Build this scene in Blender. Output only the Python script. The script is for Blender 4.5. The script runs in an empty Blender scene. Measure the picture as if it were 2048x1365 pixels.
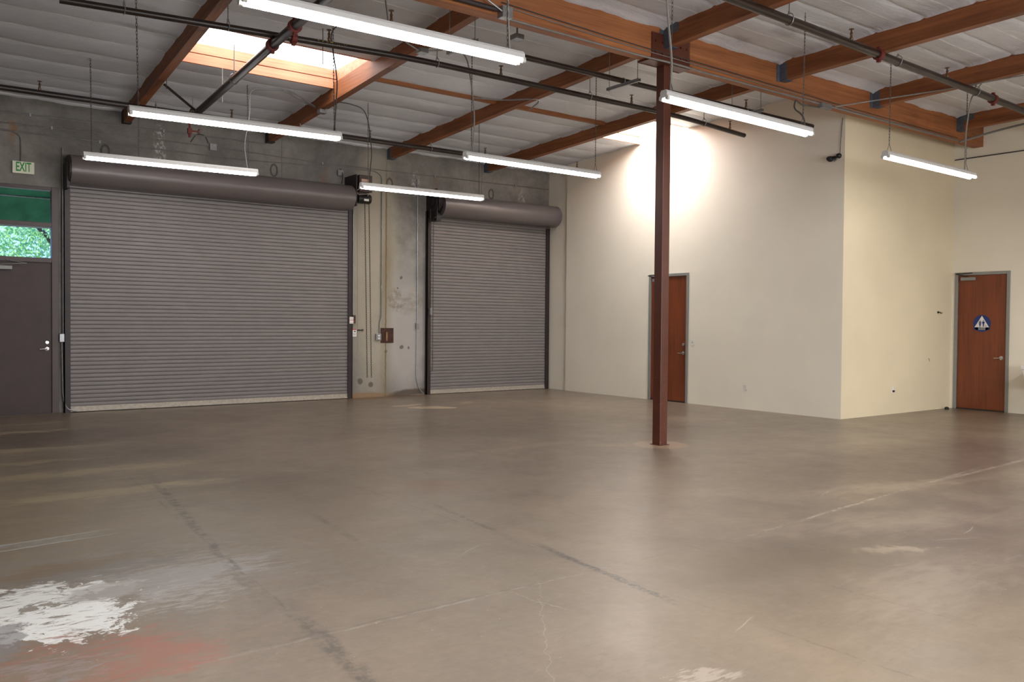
import bpy, bmesh, math, random
from mathutils import Vector, Matrix, noise as mnoise

random.seed(7)
sc = bpy.context.scene
COL = sc.collection

# ------------------------------------------------------------------ camera
YAW, PITCH, ROLL, EYE, FPX = 0.6394, -0.0211, 0.0080, 1.5034, 1719.47
cyw, syw = math.cos(YAW), math.sin(YAW)
Fv = Vector((syw*math.cos(PITCH), cyw*math.cos(PITCH), math.sin(PITCH)))
rt = Vector((cyw, -syw, 0)); up = rt.cross(Fv)
Rv = math.cos(ROLL)*rt + math.sin(ROLL)*up
Uv = -math.sin(ROLL)*rt + math.cos(ROLL)*up
cam = bpy.data.cameras.new('camera'); cam.lens = FPX/2048*36; cam.sensor_width = 36
cam.clip_start = 0.05; cam.clip_end = 200
co = bpy.data.objects.new('camera', cam); COL.objects.link(co)
M = Matrix((Rv, Uv, -Fv)).transposed().to_4x4(); M.translation = Vector((0, 0, EYE))
co.matrix_world = M
sc.camera = co

# ------------------------------------------------------------------ world / exposure
w = bpy.data.worlds.new('World'); sc.world = w; w.use_nodes = True
bg = w.node_tree.nodes['Background']
bg.inputs[0].default_value = (0.30, 0.52, 0.95, 1); bg.inputs[1].default_value = 1.3
sc.view_settings.view_transform = 'Standard'
sc.view_settings.look = 'None'
sc.view_settings.gamma = 1
sc.view_settings.use_curve_mapping = False
sc.view_settings.exposure = 0.95

TUBE_E = 15.0       # strip light tubes
SKY_E = 15.0        # skylight domes
AREA_W = 60.0       # strip lights hanging above and behind the camera
sun = bpy.data.lights.new('sun', 'SUN'); sun.energy = 5.0; sun.angle = 0.01; sun.color = (1, .95, .85)
so = bpy.data.objects.new('sun', sun); COL.objects.link(so)
so.rotation_euler = Vector((.55, -.35, -.75)).to_track_quat('-Z', 'Y').to_euler()
for x, y in ((2.2, 2.3), (6.4, 2.3), (10.8, 2.3), (2.2, -1.5), (6.4, -1.5), (10.8, -1.5), (-2, 2.3), (14.2, 2.3)):
    l = bpy.data.lights.new('strip_lamp', 'AREA'); l.shape = 'RECTANGLE'; l.size = 2.44; l.size_y = .12
    l.energy = AREA_W; l.color = (1, .98, .96)
    o = bpy.data.objects.new('strip_lamp', l); COL.objects.link(o); o.location = (x+1.22, y, 3.7)

# added fill light imitating daylight, set in an unseen storefront window
l = bpy.data.lights.new('daylight', 'AREA'); l.shape = 'RECTANGLE'; l.size = 8.8; l.size_y = 2.3; l.energy = 340; l.color = (1, .985, .96)
o = bpy.data.objects.new('daylight', l); COL.objects.link(o); o.location = (5, -5.45, 2.1); o.rotation_euler = (math.radians(90), 0, 0)

# ------------------------------------------------------------------ room numbers
YB = 15.397; X1 = 12.423; XS = 12.475; X3 = 15.93; Y2 = 7.879; GY0, GY1 = 7.37, 7.54
XL, YN = -5.0, -5.5
def zp(y): return 4.77 + .052*(15.4-y)          # underside of far purlins
def zdeck(y): return zp(y) + .24
def zpn(y): return 4.865 + .012*(7.4-y)         # underside of near purlins
def zdn(y): return zpn(y) + .27

# ------------------------------------------------------------------ material helpers
def lin(c):
    return tuple((v/255/12.92 if v/255 <= .04045 else ((v/255+.055)/1.055)**2.4) for v in c)
class NG:
    tile = None
    def __init__(s, name):
        m = bpy.data.materials.new(name); m.use_nodes = True; s.m = m; s.t = m.node_tree
        s.b = s.t.nodes['Principled BSDF']; s.c = s.t.nodes.new('ShaderNodeTexCoord').outputs['Object']
    def n(s, k, **kw):
        x = s.t.nodes.new(k)
        for a, v in kw.items(): setattr(x, a, v)
        return x
    def link(s, a, b):
        if hasattr(a, 'is_linked') or isinstance(a, bpy.types.NodeSocket): s.t.links.new(a, b)
        else:
            try: b.default_value = a
            except Exception: b.default_value = tuple(a)+(1,)
    def mapv(s, v, scale=(1,1,1), loc=(0,0,0), rot=(0,0,0), kind='POINT'):
        x = s.n('ShaderNodeMapping', vector_type=kind); s.link(v, x.inputs[0])
        x.inputs['Location'].default_value = loc; x.inputs['Rotation'].default_value = rot; x.inputs['Scale'].default_value = scale
        return x.outputs[0]
    def noise(s, v, scale=1, detail=4, rough=.55, dist=0, col=False):
        x = s.n('ShaderNodeTexNoise'); s.link(v, x.inputs['Vector'])
        x.inputs['Scale'].default_value = scale; x.inputs['Detail'].default_value = detail
        x.inputs['Roughness'].default_value = rough; x.inputs['Distortion'].default_value = dist
        return x.outputs['Color' if col else 'Fac']
    def math(s, op, a, b=None, clamp=False):
        x = s.n('ShaderNodeMath', operation=op, use_clamp=clamp); s.link(a, x.inputs[0])
        if b is not None: s.link(b, x.inputs[1])
        return x.outputs[0]
    def rng(s, v, a, b, c=0, d=1):
        x = s.n('ShaderNodeMapRange'); s.link(v, x.inputs[0])
        for i, q in enumerate((a, b, c, d)): x.inputs[i+1].default_value = q
        return x.outputs[0]
    def mix(s, f, a, b, mode='MIX'):
        x = s.n('ShaderNodeMix', data_type='RGBA', blend_type=mode)
        s.link(f, x.inputs[0])
        for q, i in ((a, 6), (b, 7)):
            if isinstance(q, tuple): x.inputs[i].default_value = q+(1,)
            else: s.link(q, x.inputs[i])
        return x.outputs[2]
    def vmath(s, op, a, b=None):
        x = s.n('ShaderNodeVectorMath', operation=op); s.link(a, x.inputs[0])
        if b is not None:
            if isinstance(b, tuple): x.inputs[1].default_value = b
            else: s.link(b, x.inputs[1])
        return x.outputs[1] if op in ('LENGTH', 'DISTANCE', 'DOT_PRODUCT') else x.outputs[0]
    def warp(s, v, scale, amt):
        c = s.noise(v, scale, 3, .6, col=True)
        c = s.vmath('SUBTRACT', c, (.5, .5, .5)); c = s.vmath('MULTIPLY', c, (amt, amt, amt))
        return s.vmath('ADD', v, c)
    def blob(s, v, c, r, ang=0, edge=.5, box=False):
        """1 inside an ellipse (or box) with centre c and radii r, fading out"""
        if len(c) == 2: c = (c[0], c[1], 0); r = (r[0], r[1], 1e4)
        if s.tile:      # only the patches that reach this bay of the floor
            k = 1+edge*.5; ca, sa = abs(math.cos(ang)), abs(math.sin(ang)); pad = .32 if not box else .08
            ex, ey = (r[0]*ca+r[1]*sa)*k+pad, (r[0]*sa+r[1]*ca)*k+pad
            if c[0]+ex < s.tile[0] or c[0]-ex > s.tile[1] or c[1]+ey < s.tile[2] or c[1]-ey > s.tile[3]: return None
        q = s.mapv(v, r, c, (0, 0, ang), 'TEXTURE')
        if box:
            a = s.vmath('ABSOLUTE', q); sp = s.n('ShaderNodeSeparateXYZ'); s.link(a, sp.inputs[0])
            d = s.math('MAXIMUM', s.math('MAXIMUM', sp.outputs[0], sp.outputs[1]), sp.outputs[2])
        else: d = s.vmath('LENGTH', q)
        return s.rng(d, 1+edge*.5, max(0, 1-edge*.5))
    def seg(s, v, a, b, wd, edge=.8):
        mx, my = (a[0]+b[0])/2, (a[1]+b[1])/2; L = math.hypot(b[0]-a[0], b[1]-a[1])
        return s.blob(v, (mx, my), (L/2, wd/2), math.atan2(b[1]-a[1], b[0]-a[0]), edge, True)
    def bump(s, h, strength=.2, dist=.02):
        x = s.n('ShaderNodeBump'); s.link(h, x.inputs['Height']); x.inputs['Strength'].default_value = strength
        x.inputs['Distance'].default_value = dist; s.link(x.outputs[0], s.b.inputs['Normal'])
    def out(s, col=None, rough=None, metal=None):
        for v, k in ((col, 'Base Color'), (rough, 'Roughness'), (metal, 'Metallic')):
            if v is not None:
                if isinstance(v, tuple): v = v+(1,)
                s.link(v, s.b.inputs[k])
        return s.m

MATS = {}
def plain(name, rgb, rough=.5, metal=0, var=.12, scale=6, bump=0):
    if name in MATS: return MATS[name]
    g = NG(name); c = lin(rgb)
    d = tuple(x*(1-var) for x in c); e = tuple(min(1, x*(1+var)) for x in c)
    f = g.noise(g.c, scale, 4, .6)
    if bump: g.bump(f, bump, .01)
    MATS[name] = g.out(g.mix(g.rng(f, .3, .7), d, e), rough, metal)
    return MATS[name]
def emit(name, rgb, e):
    m = bpy.data.materials.new(name); m.use_nodes = True; b = m.node_tree.nodes['Principled BSDF']
    b.inputs['Base Color'].default_value = (.8, .8, .8, 1)
    b.inputs['Emission Color'].default_value = rgb+(1,); b.inputs['Emission Strength'].default_value = e
    MATS[name] = m; return m

# ---- floor
def floor_mat(tile):
    g = NG('polished_concrete_floor'); v = g.c; g.tile = tile
    big = g.noise(v, .35, 5, .6, .6); mid = g.noise(g.mapv(v, (1, 1, 1)), 1.6, 6, .65, .4); fine = g.noise(v, 14, 5, .7)
    col = g.mix(g.rng(big, .35, .65), lin((106, 94, 81)), lin((126, 113, 98)))
    col = g.mix(g.rng(mid, .35, .75, 0, .5), col, lin((88, 79, 70)))
    col = g.mix(g.rng(fine, .45, .8, 0, .3), col, lin((140, 129, 115)))
    col = g.mix(g.rng(g.noise(g.mapv(v, (3, 12, 1), rot=(0, 0, .3)), 3, 6, .75), .52, .78, 0, .5), col, lin((82, 72, 62)))
    wv = g.warp(v, 2.2, .35); ws = g.warp(v, 6, .06); wm = g.warp(v, 1.2, .6)
    stre = g.noise(g.mapv(v, (1.2, 7, 1)), 1.5, 5, .7)             # streaks along x
    def lay(mask, c, amt, tex=None):
        nonlocal col
        if mask is None: return
        f = g.math('MULTIPLY', mask, amt)
        if tex is not None: f = g.math('MULTIPLY', f, tex)
        col = g.mix(f, col, lin(c))
    pat = g.rng(g.noise(v, 5, 6, .72), .42, .58); pat2 = g.rng(g.noise(v, 9, 6, .75), .44, .56)
    spl = g.rng(g.noise(v, 3.2, 6, .7, .8), .46, .56); st2 = g.rng(stre, .45, .62)
    def rag(mask, sc_=4, amt=1.1, lo=.46, hi=.56, vec=None):
        """ragged, flaking edge: the soft mask plus noise, cut off"""
        if mask is None: return None
        n_ = g.math('MULTIPLY', g.math('SUBTRACT', g.noise(v if vec is None else vec, sc_, 7, .72, .4), .5), amt*2)
        m_ = g.math('MULTIPLY', g.rng(g.math('ADD', mask, n_), lo, hi), g.rng(mask, 0, .15)); return m_
    vs_ = g.mapv(v, (.55, 1.9, 1), rot=(0, 0, .38))
    # purple grey worn area on the right, darker in front of door_3
    lay(g.blob(wm, (6.9, 3.0), (2.6, 1.3), -.3, .8), (78, 68, 66), .8, g.rng(mid, .3, .6, .5, 1))
    lay(g.blob(wm, (9.6, 4.9), (2.6, .9), .1, .7), (78, 62, 58), .65)
    lay(rag(g.blob(wv, (7.6, 4.3), (1.3, .22), -.25, 1.8), 5, .9, .45, 1., vs_), (134, 120, 106), .6)
    lay(rag(g.blob(wv, (6.3, 3.5), (1.4, .35), -.35, 1.8), 6, 1.0, .45, 1.1, vs_), (126, 114, 104), .6)
    lay(rag(g.blob(wv, (5.5, 3.12), (.26, .10), -.4, 1.8), 9, 1.3, .45, .8), (150, 138, 124), .6)
    lay(rag(g.blob(wv, (4.9, 2.5), (1.2, .4), .1, 1.8), 7, 1.1, .5, 1., vs_), (130, 118, 108), .5)
    lay(rag(g.blob(wv, (2.85, 2.42), (.16, .05), -.3, 1.8), 16, 1.6, .5, .8, g.mapv(v, (.5, 2.5, 1), rot=(0, 0, .6))), (160, 150, 142), .6)
    lay(g.blob(wm, (4.6, 3.3), (.8, .3), -.2, 1.2), (84, 74, 62), .6)
    # left side patina: yellowish streaks, dark patches
    lay(g.blob(wm, (1.1, 9.2), (1.5, 3.0), 0, .8), (128, 118, 98), .7, g.rng(stre, .35, .6, .3, 1))
    lay(g.blob(wm, (1.7, 12.3), (1.5, 1.0), 0, .8), (72, 63, 57), .6)
    lay(g.blob(wm, (2.1, 10.2), (1.0, .7), 0, .9), (82, 73, 66), .5)
    for cx, cy, rx, ry in ((1.3, 13.0, 1.2, .16), (1.2, 11.2, 1.3, .16), (1.6, 9.3, 1.3, .2), (1.5, 8.1, 1.2, .2), (1.0, 10.2, 1.0, .12), (1.9, 14.0, .5, .1)):
        lay(rag(g.blob(wv, (cx, cy), (rx, ry), .02, 1.6), 5, 1.4, .5, .75, g.mapv(v, (.6, 3, 1))), (150, 138, 112), .6)
    # flaking pale patches and white paint, bottom left
    hole = g.rng(g.noise(vs_, 7, 8, .8, .6), .40, .47); hole2 = g.rng(g.noise(vs_, 13, 6, .8, .5), .44, .56)
    lay(rag(g.blob(wv, (1.0, 5.25), (1.0, .95), 0, 1.4), 5, 1.3, .35, .8, vs_), (114, 108, 102), .6)
    lay(rag(g.blob(wv, (1.15, 5.25), (.80, .55), .2, 1.6), 9, 1.6, .5, .9, vs_), (138, 135, 132), .6, hole2)
    lay(rag(g.blob(wv, (.64, 5.02), (.42, .42), .15, 1.2), 6, 1.7, .47, .54), (200, 203, 204), .95, hole)
    lay(rag(g.blob(wv, (.72, 4.95), (.13, .15), .4, 1.2), 9, 1.0, .45, .55), (116, 110, 102), .9)
    lay(rag(g.blob(wv, (1.45, 5.15), (.5, .3), .2, 1.7), 8, 1.6, .52, .75, vs_), (134, 132, 132), .7)
    lay(rag(g.blob(wv, (1.05, 5.6), (.6, .25), .2, 1.7), 8, 1.5, .5, .8, vs_), (96, 94, 92), .6)
    lay(rag(g.blob(wv, (.78, 4.72), (.26, .30), .1, 1.2), 9, 1.6, .5, .56), (205, 208, 210), .95, hole)
    lay(rag(g.blob(wv, (1.35, 4.80), (.34, .26), .3, 1.4), 11, 1.4, .52, .7, vs_), (150, 147, 146), .65, hole2)
    lay(rag(g.blob(wv, (1.0, 5.1), (.22, .12), .3, 1.0), 5, .6, .4, .7), (146, 143, 142), .7)
    lay(g.blob(wv, (.42, 5.35), (.10, .10), 0, .6), (52, 38, 22), .85)
    lay(rag(g.blob(wv, (.95, 5.75), (.7, .14), .1, 1.4), 7, .9, .5, .8, vs_), (104, 86, 62), .6)
    # salmon paint and bluish grey film
    lay(rag(g.blob(wv, (.84, 4.13), (.44, .34), -.3, 1.6), 5, 1.7, .46, .62, vs_), (134, 92, 78), .8, hole2)
    lay(rag(g.blob(wv, (1.02, 3.98), (.20, .20), -.3, 1.3), 6, 1.5, .46, .62, vs_), (138, 86, 70), .75, g.rng(g.noise(vs_, 5, 7, .8), .4, .6))
    lay(rag(g.blob(wv, (1.0, 4.25), (.24, .10), -.1, 1.3), 6, 1.5, .46, .62, vs_), (134, 90, 74), .7, hole2)
    lay(rag(g.blob(wv, (.60, 4.12), (.26, .16), -.5, 1.6), 6, 1.5, .48, .62, vs_), (126, 127, 130), .6, hole2)
    lay(rag(g.blob(wv, (.45, 4.6), (.14, .26), -.1, 1.2), 5, .8, .45, .6), (112, 110, 114), .7)
    lay(g.blob(wv, (4.15, 6.75), (.26, .30), .3, .7), (120, 88, 74), .45)
    # grey paint strip
    lay(g.seg(ws, (.2, 6.42), (1.24, 6.56), .16, .3), (134, 138, 138), .6, pat)
    lay(g.seg(ws, (.2, 6.34), (1.24, 6.47), .02, .8), (160, 166, 166), .8)
    lay(g.seg(ws, (.2, 6.50), (1.24, 6.63), .02, .8), (160, 166, 166), .8)
    # bare filler patch by the pillar between the roller doors
    lay(g.blob(wv, (7.9, 12.95), (.42, .22), -.6, .1), (168, 150, 126), .95)
    lay(g.blob(wv, (7.75, 13.55), (.38, .10), .2, .1), (164, 146, 122), .9)
    lay(g.blob(wv, (8.9, 13.4), (.30, .08), .6, .2), (150, 134, 112), .8)
    lay(g.blob(wv, (4.9, 9.9), (.45, .10), .4, .4), (136, 122, 106), .6, pat)
    lay(g.blob(wv, (7.0, 8.3), (.4, .10), -.4, .5), (138, 124, 108), .6, pat)
    lay(g.blob(wv, (5.9, 8.2), (.9, .10), .1, .8), (150, 137, 120), .5, pat2)
    # plinth ring round the steel column
    lay(g.blob(ws, (7.87, 7.47), (.34, .34), 0, .12), (150, 130, 110), .9)
    lay(g.blob(wv, (7.4, 7.75), (.5, .12), -.4, .6), (146, 128, 110), .7, pat)
    # saw cut joints
    for a, b in (((0, 3.82), (14, 4.02)), ((3.60, -3), (3.46, 15)), ((9.6, 7.3), (3, 7.9)), ((4.45, -3), (4.4, 15)), ((-2, 11.4), (12, 10.6)), ((1.55, 1), (2.3, 15))):
        lay(g.seg(ws, a, b, .016, .9), (66, 60, 54), .4, pat)
    lay(g.seg(ws, (1.3, 3.80), (3.6, 3.87), .022, .8), (140, 136, 130), .6, pat2)
    lay(g.seg(ws, (5.2, 3.9), (9, 4.3), .03, .8), (158, 150, 140), .6, pat2)
    lay(g.seg(ws, (8.4, 4.2), (11, 4.35), .05, .8), (160, 150, 138), .5, pat)
    # black tape residue lines
    lay(g.seg(ws, (3.60, 4.45), (3.47, 3.2), .055, .5), (46, 44, 44), .85, g.rng(g.noise(v, 22, 4, .8), .4, .55))
    lay(g.seg(ws, (3.70, 6.0), (3.58, 4.9), .04, .6), (56, 52, 50), .7, pat2)
    lay(g.seg(ws, (2.1, 8.4), (1.72, 4.9), .07, .8), (62, 56, 52), .7, pat2)
    lay(g.seg(ws, (1.74, 4.2), (1.60, 2.6), .09, .8), (62, 56, 52), .7, pat2)
    lay(g.seg(ws, (2.75, 6.3), (2.65, 5.3), .05, .9), (62, 56, 52), .5, pat)
    # wandering crack
    wc = g.warp(v, 7, .12)
    lay(g.seg(wc, (3.0, 3.75), (2.15, 2.6), .005, .8), (138, 132, 122), .6)
    lay(g.seg(wc, (2.85, 3.8), (2.9, 3.45), .006, .8), (150, 146, 138), .6)
    # short scratches
    rnd = random.Random(3)
    for i in range(16):
        x, y = rnd.uniform(1, 9), rnd.uniform(2.4, 12); a = rnd.uniform(-.4, .5); L = rnd.uniform(.1, .35)
        lay(g.seg(ws, (x, y), (x+L*math.cos(a), y+L*math.sin(a)), .008, .9), (158, 150, 140), .6)
    # flecks of paint
    vo = g.n('ShaderNodeTexVoronoi'); g.link(v, vo.inputs['Vector']); vo.inputs['Scale'].default_value = 4.5
    dots = g.rng(vo.outputs['Distance'], .03, .012)
    lay(dots, (180, 176, 168), .8, g.rng(g.noise(v, .8, 2), .5, .6))
    vo2 = g.n('ShaderNodeTexVoronoi'); g.link(g.mapv(v, (1, 1, 1), (.3, .7, 0)), vo2.inputs['Vector']); vo2.inputs['Scale'].default_value = 11
    lay(g.rng(vo2.outputs['Distance'], .05, .03), (170, 164, 152), .7, g.rng(g.noise(v, 1.3, 3), .5, .58))
    # warm dirt near the concrete wall
    lay(g.blob(wv, (7.9, 15.3), (1.6, .28), 0, .5), (118, 92, 66), .7)
    rough = g.rng(g.noise(g.mapv(v, (1, 1, 1)), 2.3, 6, .7), .3, .7, .285, .38)
    m_ = g.blob(wm, (1.0, 5.0), (1.6, 2.4), 0, 1.)
    if m_ is not None: rough = g.math('ADD', rough, g.math('MULTIPLY', m_, .15), True)
    h = g.noise(v, 2.2, 3, .5)
    g.bump(h, .035, .03)
    g.b.inputs['Specular IOR Level'].default_value = .5
    col = g.mix(1.0, col, (1.06, 1.02, .965), 'MULTIPLY')
    return g.out(col, rough)

def concrete_mat():
    g = NG('cast_concrete_wall'); v = g.c
    P = g.n('ShaderNodeSeparateXYZ'); g.link(v, P.inputs[0])
    cb = g.n('ShaderNodeCombineXYZ'); g.link(P.outputs[0], cb.inputs[0]); g.link(P.outputs[2], cb.inputs[1]); v = cb.outputs[0]
    a = g.noise(v, .8, 6, .65, .5); b = g.noise(v, 3, 6, .7); f = g.noise(v, 20, 4, .7)
    col = g.mix(g.rng(a, .35, .65), lin((110, 106, 101)), lin((148, 143, 136)))
    col = g.mix(g.rng(b, .4, .75, 0, .6), col, lin((90, 83, 76)))
    col = g.mix(g.rng(f, .5, .8, 0, .25), col, lin((148, 141, 132)))
    wv = g.warp(v, 3, .12); ws = g.warp(v, 8, .03); pat = g.rng(g.noise(v, 7, 5, .7), .4, .6)
    def lay(mask, c, amt, tex=None):
        nonlocal col
        m = g.math('MULTIPLY', mask, amt)
        if tex is not None: m = g.math('MULTIPLY', m, tex)
        col = g.mix(m, col, lin(c))
    lay(g.blob(wv, (8.05, 2.4), (.5, 2.4), 0, .6), (176, 166, 146), .7)
    lay(g.blob(wv, (8.3, 1.9), (.14, 1.6), 0, .8), (118, 102, 70), .5)
    lay(g.blob(wv, (8.75, 1.3), (.45, 1.3), 0, .7), (176, 170, 164), .75)
    lay(g.blob(wv, (8.5, 1.95), (.2, .22), .3, .5), (104, 92, 66), .6, pat)
    lay(g.blob(wv, (8.9, 1.9), (.3, .2), .3, .8), (120, 106, 80), .5, pat)
    lay(g.blob(wv, (8.85, .05), (.6, .07), .1, .6), (70, 52, 34), .8)
    lay(g.blob(wv, (7.8, .04), (.6, .06), 0, .6), (140, 110, 76), .8)
    for x, z in ((6.95, 4.25), (9.45, 4.30), (1.75, 4.45)):
        lay(g.blob(wv, (x, z), (.06, .2), 0, .7), (148, 96, 44), .7, pat)
    for x, z in ((8.95, 4.35), (11.7, 4.2), (3.95, 4.55), (3.95, 4.2)):
        lay(g.blob(wv, (x, z), (.09, .26), 0, .6), (205, 200, 194), .6, g.rng(g.noise(v, 14, 5, .8), .5, .56))
    for x, z in ((3.08, 4.27), (5.95, 4.28), (8.35, 4.28), (10.85, 4.31)):     # sealed lifting inserts
        o = g.math('SUBTRACT', g.blob(ws, (x, z), (.075, .12), 0, .25), g.blob(ws, (x, z), (.045, .085), 0, .4))
        lay(o, (58, 52, 48), .85)
    for x, z, r in ((8.62, 2.42, .035), (8.3, .9, .03), (8.65, 1.0, .04), (8.8, .98, .03), (7.72, .32, .06), (7.95, .25, .05), (8.55, 2.2, .02)):
        lay(g.blob(wv, (x, z), (r, r), 0, .4), (72, 62, 52), .7)
    lay(g.seg(ws, (8.28, 0), (8.28, 4.5), .03, .5), (112, 94, 56), .85)
    lay(g.seg(ws, (7.66, 1.0), (7.64, 3.6), .012, .8), (124, 96, 60), .6)
    for x in (3.6, 6.1, 10.6): lay(g.seg(ws, (x, 3.9), (x, 5), .02, .8), (84, 76, 70), .5)
    g.bump(g.math('ADD', b, g.math('MULTIPLY', f, .3)), .35, .01)
    return g.out(col, .85)

def paint_mat(name, rgb, seams=()):
    g = NG(name); v = g.c
    f = g.noise(v, 1.1, 4, .5); f2 = g.noise(v, 60, 3, .6); c = lin(rgb)
    col = g.mix(g.rng(f, .3, .7), tuple(x*.96 for x in c), tuple(min(1, x*1.03) for x in c))
    h = g.math('MULTIPLY', f2, .35)
    sp = g.n('ShaderNodeSeparateXYZ'); g.link(g.warp(v, .7, .05), sp.inputs[0])
    for z in (1.22, 2.44, 3.66):
        d = g.math('ABSOLUTE', g.math('SUBTRACT', sp.outputs[2], z))
        h = g.math('ADD', h, g.math('MULTIPLY', g.rng(d, .11, .02), .35))
    g.bump(h, .22, .01)
    sc_ = g.rng(g.noise(g.mapv(v, (1, 1, 3)), 9, 4, .8), .70, .74)
    low = g.math('LESS_THAN', sp.outputs[2], .5)
    col = g.mix(g.math('MULTIPLY', g.math('MULTIPLY', sc_, low), .25), col, lin((120, 106, 92)))
    return g.out(col, .6)

def wood_mat(name, c1, c2, axis=0, rough=.6, lam=True):
    g = NG(name)
    s = [14, 14, 14]; s[axis] = .7
    f = g.noise(g.mapv(g.c, tuple(s)), 1, 6, .6, .6)
    s2 = [40, 40, 40]; s2[axis] = 1.5; f2 = g.noise(g.mapv(g.c, tuple(s2)), 1, 4, .6)
    col = g.mix(g.rng(f, .32, .68), lin(c1), lin(c2))
    col = g.mix(g.rng(f2, .5, .8, 0, .5), col, lin(tuple(int(x*.55) for x in c1)))
    col = g.mix(g.rng(g.noise(g.c, 1.3, 3), .4, .7, 0, .35), col, lin(tuple(min(255, int(x*1.12)) for x in c2)))
    if lam:      # glued laminations, 38 mm each
        sp = g.n('ShaderNodeSeparateXYZ'); g.link(g.c, sp.inputs[0])
        k = g.math('FRACT', g.math('DIVIDE', sp.outputs[2], .038*3))
        l = g.rng(g.math('ABSOLUTE', g.math('SUBTRACT', k, .5)), .46, .5)
        col = g.mix(g.math('MULTIPLY', l, .45), col, lin(tuple(int(x*.5) for x in c1)))
        wn = g.n('ShaderNodeTexWhiteNoise', noise_dimensions='1D'); g.link(g.math('FLOOR', g.math('DIVIDE', sp.outputs[2], .038*3)), wn.inputs['W'])
        col = g.mix(g.math('MULTIPLY', wn.outputs[0], .28), col, lin(tuple(int(x*.7) for x in c1)))
    g.bump(f2, .15, .004)
    return g.out(col, rough)

def film_mat():
    g = NG('white_insulation_film'); v = g.c
    f = g.noise(v, 1.4, 5, .6); cr = g.noise(g.mapv(v, (1.2, 5, 1)), 3, 5, .65, 1.2)
    col = g.mix(g.rng(f, .3, .7), lin((198, 199, 203)), lin((214, 215, 219)))
    for c, r in (((2.55, 10.9, 5.2), (.34, .16, 2)), ((2.9, 11.6, 5.2), (.5, .1, 2)), ((9.1, 6.6, 5.1), (.22, .12, 2)), ((8.9, 7.1, 5.1), (.2, .06, 2))):
        col = g.mix(g.math('MULTIPLY', g.blob(g.warp(v, 4, .2), c, r, .2, .9), .4), col, lin((120, 116, 114)))
    col = g.mix(g.math('MULTIPLY', g.rng(g.noise(g.mapv(v, (1, 6, 1)), 7, 4, .8), .66, .72), .35), col, lin((110, 104, 100)))
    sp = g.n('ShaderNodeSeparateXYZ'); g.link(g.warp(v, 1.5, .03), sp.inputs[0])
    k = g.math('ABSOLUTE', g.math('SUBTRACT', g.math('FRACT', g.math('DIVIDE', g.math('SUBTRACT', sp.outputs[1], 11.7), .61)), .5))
    col = g.mix(g.math('MULTIPLY', g.math('MULTIPLY', g.rng(k, .482, .492), g.rng(g.noise(v, 2.5, 3), .35, .55, .3, 1)), .9), col, lin((250, 250, 250)))  # whiter lines painted along the seams, as folds catching the light
    g.bump(g.math('ADD', g.math('MULTIPLY', cr, 1.), g.math('MULTIPLY', g.noise(v, 12, 4, .6), .3)), .6, .03)
    return g.out(col, .42)

M_CONC = concrete_mat()
M_CREAM = paint_mat('cream_wall_paint', (230, 222, 204))
M_WARM = paint_mat('warm_cream_wall_paint', (222, 208, 178))
M_GIRD = wood_mat('girder_timber', (130, 76, 38), (172, 108, 62), 0)
M_PURL = wood_mat('purlin_timber', (116, 64, 32), (156, 94, 52), 1)
M_CURB = wood_mat('curb_timber', (184, 116, 84), (206, 142, 108), 0, lam=False)
M_DOOR = wood_mat('veneer_door', (104, 50, 26), (124, 62, 32), 2, .38, lam=False)
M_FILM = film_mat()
M_SLAT = plain('grey_shutter_paint', (124, 117, 114), .5, .1, .05, 3)
M_HOOD = plain('grey_hood_paint', (110, 102, 100), .36, .15, .04, 2)
M_BAR = plain('aluminium_bar', (170, 160, 146), .5, .2, .2, 20)
M_GUIDE = plain('dark_brown_steel', (48, 38, 37), .5, .2, .15, 12)
M_BRONZE = plain('bronze_frame_paint', (66, 50, 45), .45, .1, .1, 8)
M_EXTD = plain('brown_steel_door', (62, 46, 44), .55, .1, .14, 3, .1)
M_PIPE = plain('black_steel_pipe', (42, 30, 24), .36, .1, .3, 7)
M_RED = plain('red_pipe_primer', (104, 34, 26), .6, .1, .2, 14)
M_BRASS = plain('brass_sprinkler', (104, 78, 56), .45, .6, .2, 20)
M_GALV = plain('galvanised_steel', (150, 150, 150), .4, .7, .15, 18)
M_COND = plain('conduit_steel', (124, 120, 116), .5, .3, .15, 8)
M_BRACK = plain('grey_steel_bracket', (92, 98, 108), .5, .4, .2, 12)
M_CHAIN = plain('zinc_chain', (92, 86, 80), .55, .3, .15, 20)
M_WCABLE = plain('pale_cable', (150, 144, 136), .5, .1, .1, 10)
M_DCABLE = plain('dark_cable', (60, 56, 54), .5, .1, .1, 10)
M_HOUS = plain('white_enamel', (214, 212, 208), .35, 0, .02, 5)
M_BLACK = plain('black_enamel', (28, 26, 26), .4, .1, .2, 15)
M_OPER = plain('brown_operator_enamel', (72, 56, 54), .5, .1, .2, 15)
M_WHITE = plain('white_plastic', (226, 222, 214), .4, 0, .03, 5)
M_ALU = plain('frame_grey_paint', (140, 138, 132), .45, .1, .05, 6)
M_CHROME = plain('satin_chrome', (196, 194, 190), .22, .9, .05, 6)
M_GREEN = plain('green_lettering', (20, 150, 45), .5, 0, .03, 5)
M_SIGNW = plain('exit_sign_face', (240, 240, 218), .5, 0, .03, 5)
M_BLUE = plain('blue_sign_plastic', (22, 46, 110), .35, 0, .05, 5)
M_REDL = plain('red_lettering', (176, 44, 36), .5, 0, .03, 5)
M_RUST = plain('rusted_steel_plate', (70, 42, 33), .85, .1, .45, 14, .3)
M_YEL = plain('yellow_lettering', (190, 170, 60), .6, 0, .03, 5)
M_MAROON = None
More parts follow.
